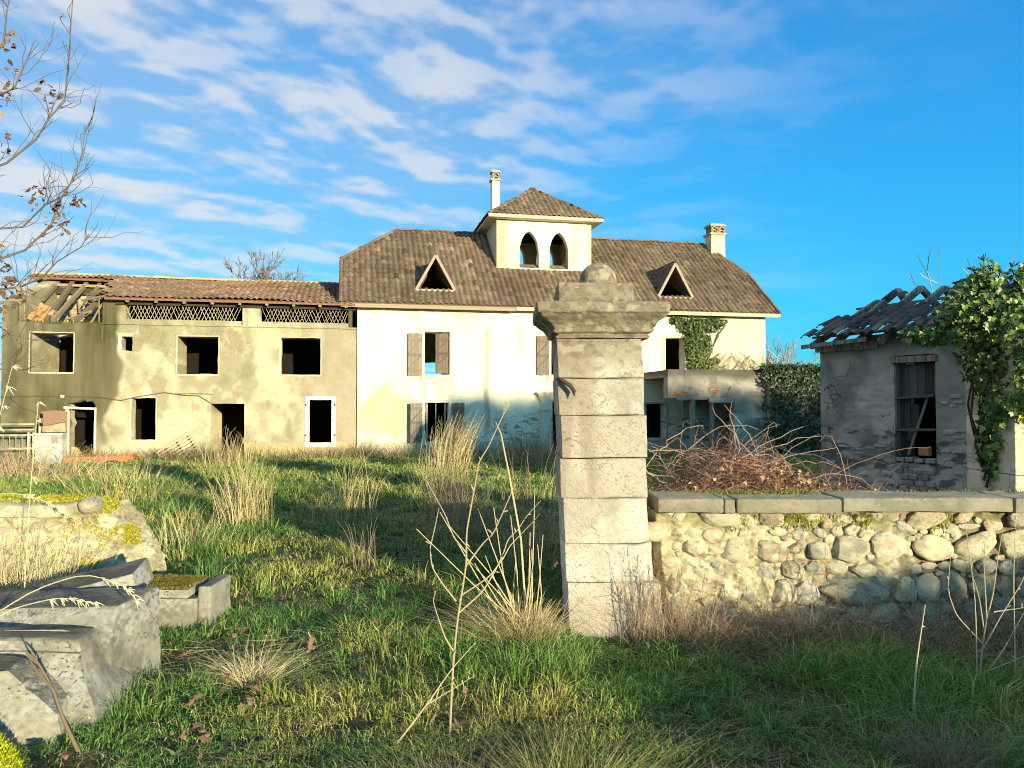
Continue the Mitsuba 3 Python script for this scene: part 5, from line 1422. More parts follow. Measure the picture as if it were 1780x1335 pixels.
k = put('ivy', (v.reshape(-1, 3), f.reshape(-1, 3)), 'm_leaf', iw, color=np.repeat(col, 12, axis=0)); stuff(k)


# ------------------------------------------------------------------ trees and twigs
def grow(p, d, length, rad, depth, r, out, spread=0.55, up=0.15, kids=(2, 4), shrink=0.68, wig=0.12, tips=None):
    n = 5
    pts, q = [np.array(p, float)], np.array(p, float)
    dd = np.array(d, float)
    for i in range(n):
        dd = dd + r.normal(0, wig, 3) + np.array([0, 0, up * 0.25]); dd /= np.linalg.norm(dd)
        q = q + dd * length / n; pts.append(q)
    out.append((pts, np.linspace(rad, rad * 0.62, n + 1)))
    if depth == 0:
        if tips is not None:
            tips.append((pts[-1], dd))
        return
    for i in range(r.integers(kids[0], kids[1] + 1)):
        k = n if i == 0 else r.integers(2, n + 1)
        a = dd + r.normal(0, spread, 3); a /= np.linalg.norm(a)
        grow(pts[k], a, length * shrink * r.uniform(0.75, 1.15), rad * (0.62 if i == 0 else 0.5), depth - 1, r, out, spread, up, kids, shrink, wig, tips)


oak = tag('oak_tree', 'bare young oak reaching in from the left with clusters of withered brown leaves', 'tree'); COUNT['oak_tree'] = 1
r = np.random.default_rng(83)
Y0 = 7.0
tr_pts = [(-5.55, Y0, -0.1), (-5.5, Y0, 1.2), (-5.42, Y0 + .05, 2.6), (-5.30, Y0, 4.0), (-5.2, Y0, 5.4), (-5.0, Y0, 7.0)]
put('trunk', tubes([(tr_pts, [0.13, 0.115, 0.10, 0.08, 0.06, 0.04])], 9), 'm_vc', oak, smooth=True, color=(0.20, 0.175, 0.14))
tw_, tips = [], []
# limbs seen in the frame (x, z), each with side twigs
LIMBS = [[(-5.35, 3.45), (-4.9, 3.65), (-4.55, 3.78), (-4.30, 4.0), (-4.15, 4.18), (-4.05, 4.35), (-4.03, 4.7), (-3.98, 5.35)],
         [(-5.3, 2.7), (-4.8, 2.85), (-4.45, 3.02), (-4.25, 3.25), (-4.13, 3.5), (-4.05, 3.72), (-4.0, 3.95), (-3.98, 4.2)],
         [(-5.35, 2.4), (-4.8, 2.65), (-4.5, 2.68), (-4.25, 2.75), (-4.1, 2.9), (-3.95, 3.05), (-3.90, 3.18)],
         [(-5.35, 3.0), (-4.8, 3.18), (-4.45, 3.22), (-4.2, 3.40), (-4.05, 3.45), (-3.93, 3.50)],
         [(-5.3, 2.2), (-4.7, 2.35), (-4.55, 2.2), (-4.45, 2.35), (-4.4, 2.5)],
         [(-5.2, 2.0), (-4.75, 1.9), (-4.6, 1.95), (-4.5, 2.1)],
         [(-5.25, 4.2), (-4.75, 4.35), (-4.55, 4.5), (-4.45, 4.75), (-4.38, 4.95)],
         [(-5.1, 4.8), (-4.68, 4.9), (-4.62, 5.2), (-4.6, 5.6)]]
for L in LIMBS:
    L = np.array(L); n = len(L)
    pts = np.stack([L[:, 0], Y0 + np.cumsum(r.normal(0, 0.05, n)), L[:, 1]], 1)
    rr = np.linspace(0.013, 0.004, n)
    tw_.append((pts, rr))
    for i in range(1, n - 1):
        for _ in range(r.integers(2, 6)):
            dd = (pts[i + 1] - pts[i]); dd /= np.linalg.norm(dd)
            a = dd + r.normal(0, 0.6, 3) + [0.1, 0, 0.25]; a /= np.linalg.norm(a)
            grow(pts[i] + (pts[i + 1] - pts[i]) * r.random(), a, r.uniform(0.14, 0.36), 0.0042, 1, r, tw_, 0.5, 0.3, (1, 3), 0.7, 0.16, tips)
for i in range(7):
    grow((-5.3, Y0, 3 + i * 0.6), r.normal(0, 1, 3) * [1, 1, 0.3] + [-0.6, 0, 0.5], 1.2, 0.03, 3, r, tw_, 0.5, 0.2)
put('branches', tubes(tw_, 5), 'm_vc', oak, smooth=True, color=(0.14, 0.12, 0.10))
OAK2 = np.array([(0, 0), (0.16, 0.15), (0.13, 0.3), (0.30, 0.42), (0.20, 0.55), (0.27, 0.75), (0.10, 0.85), (0, 1.0), (-0.10, 0.85), (-0.27, 0.75), (-0.20, 0.55), (-0.30, 0.42), (-0.13, 0.3), (-0.16, 0.15)])
OAKF = np.array([[0, 1, 13], [1, 2, 13], [2, 12, 13], [2, 3, 12], [3, 11, 12], [3, 4, 11], [4, 10, 11], [4, 5, 10], [5, 9, 10], [5, 6, 9], [6, 8, 9], [6, 7, 8]])


def oak_leaf(p, size, r, flat=False):
    x, y = OAK2[:, 0], OAK2[:, 1]
    z = r.uniform(0.2, 0.9) * x * x * 4 + r.uniform(-0.5, 0.5) * y * y
    v = np.stack([x, y, z], 1) * size
    M = trimesh.transformations.random_rotation_matrix(r.random(3))[:3, :3]
    if flat:
        M = trimesh.transformations.euler_matrix(r.normal(0, 0.35), r.normal(0, 0.35), r.uniform(0, 6.28))[:3, :3]
    return v @ M.T + p


LC = [(-4.58, 4.95), (-4.6, 4.62), (-4.66, 4.4), (-4.62, 4.0), (-4.28, 4.55), (-4.22, 4.45), (-4.62, 2.85), (-4.66, 2.68), (-4.45, 2.62), (-4.12, 3.25), (-4.18, 3.45), (-4.28, 3.43), (-4.0, 3.5), (-4.60, 2.70), (-4.55, 2.62), (-4.62, 2.9), (-4.56, 2.6), (-4.66, 2.5), (-4.38, 3.55), (-4.1, 3.3), (-4.62, 2.75), (-4.64, 2.35)]
n = 0
for x, z in LC:
    for _ in range(r.integers(6, 13)):
        p = np.array([x, Y0, z]) + r.normal(0, 0.045, 3) * [1, 1.2, 1.2]
        put('leaf', (oak_leaf(p, r.uniform(0.04, 0.085), r), OAKF), 'm_vc', oak, color=jit(((0.20, 0.10, 0.06), (0.28, 0.17, 0.11), (0.13, 0.085, 0.055), (0.16, 0.10, 0.06))[r.integers(4)], 0.25, 0.06, r))

for i, (x, y, h, dep, lab) in enumerate([(-14.5, 47, 10.7, 5, 'bare grey twiggy tree showing above the middle of the wing roof'), (-22.5, 44, 8.6, 4, 'thin bare tree tips above the fallen end of the wing roof'), (-18.5, 46, 8.8, 4, 'faint bare tree tips left of the twiggy tree, above the wing roof'), (-11.6, 47, 9.0, 4, 'small bare tree right of the twiggy tree behind the wing roof'),
                                         (13.2, 40, 4.9, 4, 'pale bare bush behind the ivy wall, nearer the house'), (15.0, 41, 5.1, 4, 'pale bare bush behind the ivy wall, nearer the shed'), (9.9, 17.0, 5.0, 3, 'bare twigs rising behind the shed roof')]):
    k = tag(new('bare_tree'), lab, 'tree' if i < 4 else 'bush', None); COUNT[k] = 1
    r = np.random.default_rng(200 + i)
    lines = []
    trunk_h = h * (0.45 if i < 4 else 0.2)
    lines0 = [([(x, y, -0.3), (x + r.normal(0, 0.1), y, trunk_h * 0.5), (x + r.normal(0, 0.15), y, trunk_h)], [0.22, 0.19, 0.15] if i < 4 else [0.06, 0.05, 0.04])]
    put('trunk', tubes(lines0, 7), 'm_vc', k, smooth=True, color=(0.22, 0.19, 0.16))
    for j in range(12 if i == 0 else 6 if i < 4 else 9):
        a = r.normal(0, 0.75 if i == 0 else 0.55, 3) + [0, 0, 1.0]; a /= np.linalg.norm(a)
        grow(lines0[0][0][-1] if i < 4 else (x + r.normal(0, 0.9 if i < 6 else 0.2), y + r.normal(0, 0.5), trunk_h), a, (h - trunk_h) * 0.42, 0.045 if i < 4 else 0.02, dep if j < 7 else 3, r, lines, 0.42, 0.25, (3, 4) if i == 0 else (2, 3), 0.66, 0.10)
    for a, b in lines:
        pass
    put('branches', tubes([(a, np.maximum(b * 1.5, 0.016 if i < 6 else 0.008)) for a, b in lines], 3), 'm_vc', k, color=(0.22, 0.185, 0.16) if i < 4 else (0.42, 0.36, 0.32))

# trees and a hedge along the lane, behind the viewpoint
r = np.random.default_rng(91)


def crown(name, label, catg, blobs, n, size, col, trunk=None, group=None):
    k = tag(new(name), label, catg, group); COUNT[k] = 1
    p, d = blob_points(blobs, n, r, 0.75)
    nn = d + r.normal(0, 0.6, p.shape); nn /= np.linalg.norm(nn, axis=1, keepdims=True)
    a = np.cross(nn, r.normal(0, 1, p.shape)); a /= np.linalg.norm(a, axis=1, keepdims=True); b = np.cross(nn, a)
    s = (size * r.uniform(0.6, 1.4, len(p)))[:, None]
    v = np.stack([p - a * s * 0.5, p + b * s * 0.6, p + a * s * 0.5, p - b * s * 0.6], 1).reshape(-1, 3)
    kk = np.arange(len(p))[:, None] * 4
    f = np.concatenate([kk + [0, 1, 2], kk + [0, 2, 3]], 1).reshape(-1, 3)
    c = np.repeat(np.array([jit(col, 0.35, 0.1, r) for _ in range(len(p))]), 4, axis=0)
    kk = put('crown', (v, f), 'm_leaf', k, color=c); stuff(kk)
    if trunk:
        put('trunk', tubes([([(trunk[0], trunk[1], -0.2), (trunk[0], trunk[1], trunk[2])], [0.25, 0.12])], 8), 'm_vc', k, color=(0.15, 0.12, 0.09))


crown('lane_hedge', 'clipped hedge along the lane behind the viewpoint', 'hedge', [(x, -4.2 + 0.2 * math.sin(x * 3), 0.36 + 0.56 * hh, 0.75, 0.7, 0.14 + 0.60 * hh) for x, hh in [(5.1, 0.30), (5.9, 0.58), (6.6, 0.78), (7.4, 0.92), (8.2, 1.0), (9.0, 1.15), (9.8, 1.3), (10.6, 1.4), (11.4, 1.45), (12.2, 1.45), (13.0, 1.45), (13.8, 1.45)]], 22000, 0.13, (0.06, 0.09, 0.025))
for i, x in enumerate((39.4, 43.6, 47.8, 52.0, 56.2, 60.4)):
    crown('lane_tree', 'tall evergreen in the windbreak row far behind the viewpoint', 'tree', [(x, -35.0, 5.2, 2.6, 2.4, 5.8), (x + 1.2, -35.4, 7.5, 2.4, 2.2, 4.2), (x - (0.2 if i else -0.8), -34.8, 7.7, 2.3, 2.2, 4.0), (x + 2.2, -35.1, 8.4, 2.4, 2.2, 3.3)], 9000, 0.55, (0.05, 0.08, 0.025), (x, -35.0, 9.0), 'tall evergreens of the windbreak')

# ------------------------------------------------------------------ grass
r = np.random.default_rng(101)


def lawn():
    # (near, far, single blades per square metre, tufts per square metre)
    bands = [(2.2, 3.4, 3600, 150), (3.4, 6.0, 2300, 105), (6.0, 10.0, 800, 36), (10.0, 16.0, 300, 15), (16.0, 25.4, 130, 6)]
    R, H, L, W, C = [], [], [], [], []
    for y0, y1, den, tden in bands:
        x0, x1 = -0.74 * y1 - 0.5, max(0.72 * min(y1, 6.5) + 0.4, 0.36 * y1)
        A = (y1 - y0) * (x1 - x0)
        n = int(den * A)
        x, y = r.uniform(x0, x1, n), r.uniform(y0, y1, n)
        nt = int(tden * A)
        tx, ty = r.uniform(x0, x1, nt), r.uniform(y0, y1, nt)
        tb = meshkit.fbm(np.stack([tx * 1.4, ty * 1.4, 0 * tx], -1), 3, 61)
        th = np.clip(0.045 + 0.36 * np.clip(tb - 0.30, 0, 1) * r.uniform(0.5, 1.5, nt) + 0.04 * np.clip((ty - 6) / 10, 0, 1), 0.03, 0.22)
        tn = 26
        k = np.repeat(np.arange(nt), tn)
        off = r.normal(0, 1, (nt * tn, 2)) * (0.20 * th[k] + 0.008)[:, None]
        x = np.concatenate([x, tx[k] + off[:, 0]]); y = np.concatenate([y, ty[k] + off[:, 1]])
        hh = np.concatenate([np.full(n, -1.0), th[k] * r.uniform(0.55, 1.25, nt * tn)])
        out = np.concatenate([np.zeros((n, 2)), off * 2.2 + r.normal(0, 0.22, (nt * tn, 2)) * th[k][:, None] + (r.normal(0, 0.22, (nt, 2)) * th[:, None])[k]])
        tone = np.concatenate([np.zeros(n), r.normal(0, 0.10, nt)[k]])
        ok = (np.abs(x) < 0.74 * y + 0.5) & ~((x > 1.05) & (y > 5.6) & (y < 6.5)) & ~((x > 0.40 * y + 0.2) & (y > 11)) & ~((x > 0.36) & (x < 1.1) & (y > 5.36) & (y < 6.1))
        x, y, hh, out, tone = x[ok], y[ok], hh[ok], out[ok], tone[ok]
        p2 = np.stack([x, y, 0 * x], -1)
        bare = meshkit.fbm(p2 * 2.6 + 2, 3, 44)
        ok = (r.random(len(x)) > np.clip((0.42 - bare) * 8, 0, 0.85)) & ~((x > 1.05) & (y > 4.85 + 0.25 * (bare - 0.5)) & (y < 7) & (r.random(len(x)) < 0.88))
        x, y, hh, out, tone, p2 = x[ok], y[ok], hh[ok], out[ok], tone[ok], p2[ok]; n = len(x)
        cl = meshkit.fbm(p2 * 2.3, 3, 41); big = meshkit.fbm(p2 * 0.5, 3, 42); dry = meshkit.fbm(p2 * 1.0 + 7, 4, 43)
        far = np.clip((y - 6) / 12, 0, 1)
        h = np.where(hh > 0, hh, (0.022 + 0.09 * np.clip(cl - 0.25, 0, 1) + 0.04 * far) * r.uniform(0.6, 1.4, n))
        w = (0.0030 + 0.0010 * y * (0.65 + 0.35 * far)) * r.uniform(0.7, 1.3, n)
        lean = np.where(hh[:, None] > 0, out, r.normal(0, 1, (n, 2)) * (h * 0.7)[:, None]) + (meshkit.fbm(p2 * 1.7, 2, 47) - 0.5)[:, None] * np.array([0.10, 0.04])
        green = np.array([0.150, 0.265, 0.046]); lush = np.array([0.095, 0.215, 0.045]); yel = np.array([0.35, 0.36, 0.075]); straw = np.array([0.46, 0.37, 0.17])
        m = np.clip((big - 0.40) * 4, 0, 1)[:, None]
        c = lush * (1 - m) + green * m
        c = c + (yel - c) * np.clip((dry - 0.48) * 5.0 + 0.02 + r.normal(0, 0.14, n) + 1.4 * tone, 0, 0.92)[:, None]
        ps = np.clip(0.07 + 0.20 * np.clip((dry - 0.48) * 5, 0, 1) + 0.10 * far, 0, 0.5)
        st = r.random(n) < ps
        c[st] = straw * r.uniform(0.6, 1.1, (st.sum(), 1))
        c = c * r.uniform(0.55, 1.35, (n, 1)) * (1 + r.normal(0, 0.05, (n, 3)))
        R.append(on(x, y) - [0, 0, 0.005]); H.append(h); L.append(lean); W.append(w); C.append(c)
    R, H, L, W, C = map(np.concatenate, (R, H, L, W, C))
    v, f, c = blades(R, H, L, W, C, 0.6, tip=np.clip(C * 1.1 + [0.02, 0.015, 0], 0, 0.8), rs=r)
    put('grass', (v, f), 'm_grass', color=c)
    stuff('grass', 'rough tussocky lawn, green with yellow patches, from the foreground to the house', 'grass')


lawn()


def thatch():
    n = 30000
    y = 2.3 + 9.5 * r.random(n) ** 1.6; x = r.uniform(-0.74, 0.74, n) * y
    p2 = np.stack([x, y, 0 * x], -1)
    ok = (meshkit.fbm(p2 * 1.6 + 3, 3, 71) > 0.47) & ~((x > 1.0) & (y > 5.5)) & ~((x > 0.3) & (x < 1.15) & (y > 5.3) & (y < 6.15))
    x, y = x[ok], y[ok]; n = len(x)
    a = r.uniform(0, 2 * PI, n); L = r.uniform(0.04, 0.16, n)
    v, f, c = blades(on(x, y) + np.stack([0 * x, 0 * x, r.uniform(0.005, 0.035, n)], 1), r.uniform(0.004, 0.03, n), np.stack([np.cos(a), np.sin(a)], 1) * L[:, None], 0.0028 + 0.0006 * y,
                     np.array([0.36, 0.28, 0.15]) * r.uniform(0.45, 1.15, (n, 1)) * (1 + r.normal(0, 0.06, (n, 3))), 1.0, rs=r)
    put('dead_thatch', (v, f), 'm_grass', color=c)
    stuff('dead_thatch', 'flattened dead grass stems lying through the lawn', 'dead grass')
    parts = []
    for i in range(230):                                   # rosettes of broad leaves
        yy = 2.6 + 6 * r.random() ** 1.5; xx = r.uniform(-0.62, 0.66) * yy
        if xx > 0.9 and yy > 5.1 or (xx < -1.6 and yy < 5.2):
            continue
        m = int(r.integers(5, 10)); b0 = np.array([jit((0.060, 0.115, 0.028), 0.35, 0.12, r)] * m)
        a = np.linspace(0, 2 * PI, m, endpoint=False) + r.uniform(0, 6); L = r.uniform(0.03, 0.085, m)
        parts.append(straw(np.repeat(on(xx, yy)[None] + [0, 0, 0.012], m, 0), r.uniform(0.015, 0.06, m), np.stack([np.cos(a), np.sin(a)], 1) * L[:, None], 0.030, b0, r.uniform(0.2, 0.8, m), r))
    v, f, c = cat(parts)
    put('broadleaf_weeds', (v, f), 'm_leaf', color=c)
    stuff('broadleaf_weeds', 'dark green broad leaved weeds scattered in the lawn', 'weeds')


STRAW, PINK, PALE = np.array([0.50, 0.40, 0.20]), np.array([0.42, 0.30, 0.19]), np.array([0.62, 0.52, 0.29])


def straw(root, h, lean, w, col, droop, rs):
    """long dry blades: five joints, bending over towards the tip"""
    n = len(root); a = rs.uniform(0, 2 * PI, n)
    side = np.stack([np.cos(a), np.sin(a), np.zeros(n)], 1)
    L = np.concatenate([lean, np.zeros((n, 1))], 1)
    rows = []
    for t in (0.0, 0.3, 0.58, 0.82, 1.0):
        q = root + L * (t * 0.55 + 0.45 * t * t) + droop[:, None] * L * (t ** 4) * 0.9
        q = q + np.array([0, 0, 1]) * (h * (t - 0.30 * droop * t ** 4))[:, None]
        ww = np.broadcast_to(w, (n,))[:, None] * (0.5 - 0.38 * t)
        rows += [q - side * ww, q + side * ww]
    v = np.stack(rows, 1).reshape(-1, 3)
    k = np.arange(n)[:, None] * 10
    f = np.concatenate([np.concatenate([k + [2 * i, 2 * i + 1, 2 * i + 3], k + [2 * i, 2 * i + 3, 2 * i + 2]], 1) for i in range(4)], 1).reshape(-1, 3)
    return v, f, np.repeat(col, 10, axis=0)


def tuft(x, y, n, spread, h0, h1, lean, w, base, z=None, rs=r, flop=0.0, outward=0.0):
    px, py = x + rs.normal(0, spread, n), y + rs.normal(0, spread, n)
    root = on(px, py) if z is None else np.stack([px, py, np.full(n, z)], 1)
    h = rs.uniform(h0, h1, n)
    out = np.stack([px - x, py - y], 1)
    L = rs.normal(0, lean, (n, 2)) * h[:, None] + out * outward + np.array([flop, 0]) * h[:, None]
    return straw(root, h, L, w * rs.uniform(0.6, 1.2, n), np.array([jit(base, 0.3, 0.07, rs) for _ in range(n)]), rs.uniform(0, 1, n) ** 2, rs)


def clump(name, label, catg, x, y, n, spread, h0, h1, lean=0.25, w=0.008, base=STRAW, green=0, flop=0.0, outward=0.3, group=None):
    k = tag(new(name), label, catg, group); COUNT[k] = 1
    parts = [tuft(x, y, n, spread, h0, h1, lean, w, base, flop=flop, outward=outward)]
    if green:
        parts.append(tuft(x, y, green, spread * 1.2, h0 * 0.3, h0 * 0.8, 0.6, w, (0.10, 0.14, 0.03), outward=1.0))
    v, f, c = cat(parts)
    labels[k].pop('x', None)
    scene[k] = mikit.ply((v, f), 'm_grass', color=np.clip(c, 0.004, 0.9))
    return k


DG = 'dry_grass_clump'
clump(DG, 'tall straw coloured grass clump left of centre with its dark shadow beside it', 'dry grass', -3.55, 10.3, 280, 0.15, 0.6, 1.1, 0.20, 0.008, STRAW, 160)
clump(DG, 'pale wispy grass clump in front of the one with the dark shadow', 'dry grass', -3.70, 8.6, 110, 0.20, 0.3, 0.65, 0.35, 0.007, PALE, 420)
clump(DG, 'upright fan of dry stalks on the lawn below the limewashed window', 'dry grass', -2.35, 11.0, 120, 0.17, 0.6, 1.15, 0.20, 0.008, STRAW * 1.0, 60)
clump(DG, 'dense column of dry stalks in the middle of the lawn, nearest the ground floor shutters', 'dry grass', -0.90, 10.6, 330, 0.15, 0.7, 1.25, 0.14, 0.008, STRAW * 0.9, 60)
clump(DG, 'feathery dry grass leaning right under the ground floor shutters', 'dry grass', -1.75, 21.0, 280, 0.28, 0.9, 1.6, 0.12, 0.02, STRAW * 0.95, 0, 0.25)
clump(DG, 'dry grass growing in front of the tall doorway of the wing', 'dry grass', -8.15, 22.6, 160, 0.30, 0.4, 1.25, 0.22, 0.02, STRAW * 0.85, 60)
clump(DG, 'dark dry weed clump against the door surround behind the pillar', 'dry grass', 0.55, 22.5, 220, 0.35, 0.5, 1.4, 0.2, 0.02, PINK * 0.7, 60)
clump(DG, 'dry grass clump behind the mossy end of the left wall', 'dry grass', -6.4, 13.0, 150, 0.45, 0.35, 0.75, 0.32, 0.010, STRAW * 0.9, 300)
clump(DG, 'wide heap of bleached grass before the iron fence', 'dry grass', -11.6, 18.2, 600, 0.9, 0.3, 0.95, 0.5, 0.018, PINK * 1.1, 100)
clump(DG, 'dry grass in front of the orange cart', 'dry grass', -8.3, 16.4, 110, 0.5, 0.25, 0.6, 0.3, 0.015, STRAW, 100)
clump(DG, 'short pale grass clump under the leaning pallet', 'dry grass', -8.2, 20.6, 130, 0.8, 0.15, 0.4, 0.35, 0.018, STRAW, 150)
clump(DG, 'thin bunch of reddish dry stalks standing alone in the middle of the lawn', 'dry grass', -1.45, 7.6, 26, 0.05, 0.3, 0.55, 0.15, 0.008, PINK * 0.9, 0)
clump(DG, 'tall dry stalks beside the left face of the gate pillar', 'dry grass', 0.16, 7.6, 170, 0.14, 0.5, 1.3, 0.12, 0.006, PINK * 0.9, 40)
clump(DG, 'brown tangle of dead stems in the shade between the tall sapling and the pillar', 'dry grass', -0.45, 8.9, 260, 0.22, 0.4, 1.0, 0.25, 0.007, PINK * 0.75, 60)
TK = 'grass_tussock'
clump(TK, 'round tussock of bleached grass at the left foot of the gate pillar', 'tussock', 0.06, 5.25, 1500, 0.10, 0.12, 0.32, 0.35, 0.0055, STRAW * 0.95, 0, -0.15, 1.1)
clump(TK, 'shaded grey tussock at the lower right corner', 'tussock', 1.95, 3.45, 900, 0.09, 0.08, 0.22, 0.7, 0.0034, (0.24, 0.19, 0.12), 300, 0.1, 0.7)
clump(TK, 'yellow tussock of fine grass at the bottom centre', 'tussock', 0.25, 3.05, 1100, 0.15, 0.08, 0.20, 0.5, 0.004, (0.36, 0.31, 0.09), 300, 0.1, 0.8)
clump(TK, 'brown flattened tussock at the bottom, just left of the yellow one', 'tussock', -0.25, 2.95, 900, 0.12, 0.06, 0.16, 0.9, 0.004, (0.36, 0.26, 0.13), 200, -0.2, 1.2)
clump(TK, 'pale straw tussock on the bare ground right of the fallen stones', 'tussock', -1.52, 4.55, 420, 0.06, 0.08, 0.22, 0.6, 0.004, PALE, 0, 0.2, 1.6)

thatch()
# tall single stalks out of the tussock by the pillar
st = []
for i in range(16):
    x, y = 0.08 + r.normal(0, 0.05), 5.27 + r.normal(0, 0.05)
    e2 = np.array([x + (r.normal(-0.35, 0.2) if i < 8 else r.normal(0.03, 0.06)), y + r.normal(0, 0.15), r.uniform(0.55, 1.05)])
    m2 = (np.array([x, y, 0.05]) + e2) / 2 + r.normal(0, 0.02, 3)
    st.append(([(x, y, 0.05), m2, e2], [0.0045, 0.004, 0.0025]))
st.append(([(0.10, 5.25, 0.1), (0.06, 5.2, 0.7), (-0.02, 5.1, 1.15), (-0.07, 4.9, 1.42), (-0.10, 4.7, 1.50)], [0.008, 0.007, 0.006, 0.005, 0.003]))
put('dry_stalks', tubes(st, 5), 'm_vc', color=(0.52, 0.42, 0.24))
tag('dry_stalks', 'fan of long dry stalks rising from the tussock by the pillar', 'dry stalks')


def stuff_blades(name, label, catg, parts):
    v, f, c = cat(parts)
    put(name, (v, f), 'm_grass', color=c)
    stuff(name, label, catg)


pp = []
for i in range(330):
    x = 1.0 + 3.7 * r.random()
    pp.append(tuft(x, 5.30 + r.normal(0, 0.14), int(r.integers(5, 16)), 0.07, 0.08, 0.36, 0.85, 0.0034, PINK * r.uniform(0.5, 1.0), outward=0.8))  # shade along the wall foot put into the stem colour
for i in range(44):
    pp.append(tuft(r.uniform(0.75, 1.45), 5.32 + r.normal(0, 0.07), 12, 0.06, 0.08, 0.40, 0.45, 0.0034, PINK * r.uniform(0.8, 1.1)))
for i in range(190):                                       # fallen stems lying across each other
    x, y = r.uniform(1.2, 4.6), r.uniform(4.85, 5.5)
    pp.append(tuft(x, y, 5, 0.05, 0.03, 0.10, 2.8, 0.0036, PINK * r.uniform(0.6, 1.0)))  # darkened in colour too, for the same shade
stuff_blades('dry_grass', 'tangle of pinkish dry grass along the foot of the cobble wall and pillar', 'dry grass', pp)
pp = []
for i in range(190):
    x = -3.15 - 1.7 * r.random()
    pp.append(tuft(x, 5.55 + r.normal(0, 0.14), int(r.integers(8, 18)), 0.06, 0.25, 0.85, 0.28, 0.005, PALE * r.uniform(0.8, 1.1)))
for i in range(90):
    pp.append(tuft(-3.2 - 1.0 * r.random(), 5.0 + r.normal(0, 0.2), 10, 0.06, 0.10, 0.42, 0.5, 0.005, PALE * r.uniform(0.6, 1.0)))
stuff_blades('reed_grass', 'pale dry grass in front of the wall stub at the left', 'dry grass', pp)
pp = []
for i in range(260):
    u = r.uniform(-10.4, 10.3); v_ = -r.uniform(0.1, 1.3)
    p = F([[u, v_, 0]])[0]
    shade_side = u > 1.2
    pp.append(tuft(p[0], p[1], int(r.integers(10, 26)), 0.16, 0.15, 0.55, 0.5, 0.02, ((0.16, 0.14, 0.06) if r.random() < 0.6 else STRAW * 0.6)))
stuff_blades('weeds', 'low weeds and dry stems along the foot of the house and wing', 'weeds', pp)

# very tall flowering stalks bending in from the left
for i, (pts, lab) in enumerate([
    ([(-3.15, 5.0, 0.0), (-3.12, 5.0, 0.6), (-3.10, 5.0, 1.1), (-3.06, 5.0, 1.62)], 'single tall straight grass stalk before the left wall stub'),
    ([(-3.6, 5.0, 0.1), (-3.45, 4.98, 0.8), (-3.35, 4.98, 1.3), (-3.22, 4.98, 1.85)], 'tall leaning grass stalk left of the straight one'),
    ([(-2.9, 4.2, 0.40), (-2.55, 4.15, 0.62), (-2.25, 4.1, 0.72), (-2.05, 4.1, 0.66), (-1.98, 4.1, 0.58)], 'arching grass stalk with hanging seed heads over the fallen cap stone'),
    ([(-3.0, 4.1, 0.25), (-2.6, 4.0, 0.55), (-2.3, 3.95, 0.63), (-2.12, 3.95, 0.60)], 'lower arching seed stalk crossing the fallen cap stone'),
    ([(-4.3, 5.6, 0.1), (-4.0, 5.55, 0.85), (-3.6, 5.5, 1.0), (-3.3, 5.5, 0.93), (-3.1, 5.5, 0.8)], 'arched straw stalk in front of the mossy coping')]):
    k = tag(new('grass_stalk'), lab, 'grass stalk'); COUNT[k] = 1
    P0 = np.array(pts); t = np.linspace(0, 1, len(P0)); tt = np.linspace(0, 1, 14)
    C0 = np.stack([np.interp(tt, t, P0[:, a]) for a in range(3)], 1)
    C0[1:-1] = (C0[:-2] + 2 * C0[1:-1] + C0[2:]) / 4
    put('stem', tubes([(C0, np.linspace(0.0038, 0.0015, 14))], 5), 'm_vc', k, color=(0.62, 0.52, 0.30))
    sd = []
    for q in C0[8:]:
        for _ in range(5):
            e2 = q + r.normal(0, 0.016, 3) + [0.03, 0, -0.022]
            sd.append(([q, (q + e2) / 2 + [0, 0, 0.006], e2], [0.001, 0.003, 0.001]))
    stuff(put('seed_head', tubes(sd, 4), 'm_vc', k, color=(0.66, 0.57, 0.36)))


# ------------------------------------------------------------------ bare saplings
def sapling(label, lines, y, base_r, col, seed):
    rr = np.random.default_rng(seed)
    k = tag(new('sapling'), label, 'sapling'); COUNT[k] = 1
    out, buds = [], []
    for i, L in enumerate(lines):
        L = np.array(L); n = len(L)
        tt = np.linspace(0, n - 1, n * 4)
        x, z = np.interp(tt, np.arange(n), L[:, 0]), np.interp(tt, np.arange(n), L[:, 1])
        yy = y + np.interp(tt, np.arange(n), np.concatenate([[0], np.cumsum(rr.normal(0, 0.03, n - 1))])) if i else np.full(len(tt), y)
        P0 = np.stack([x, yy, z], 1); P0[1:-1] = (P0[:-2] + 2 * P0[1:-1] + P0[2:]) / 4
        r0 = base_r * (1 if i == 0 else 0.68)
        out.append((P0, np.linspace(r0, r0 * 0.35, len(tt))))
        for q in P0[6::3]:
            if rr.random() < 0.6:
                e2 = q + rr.normal(0, 0.012, 3) + [0, 0, 0.012]
                buds.append(([q, (q + e2) / 2, e2], [0.002, 0.0036, 0.0012]))
    for L in out:
        put('shoot', tubes([L], 6), 'm_vc', k, smooth=True, color=jit(col, 0.12))
    if buds:
        v, f = tubes(buds, 4)
        stuff(put('buds', (v, f), 'm_vc', k, color=np.asarray(col) * 1.15))


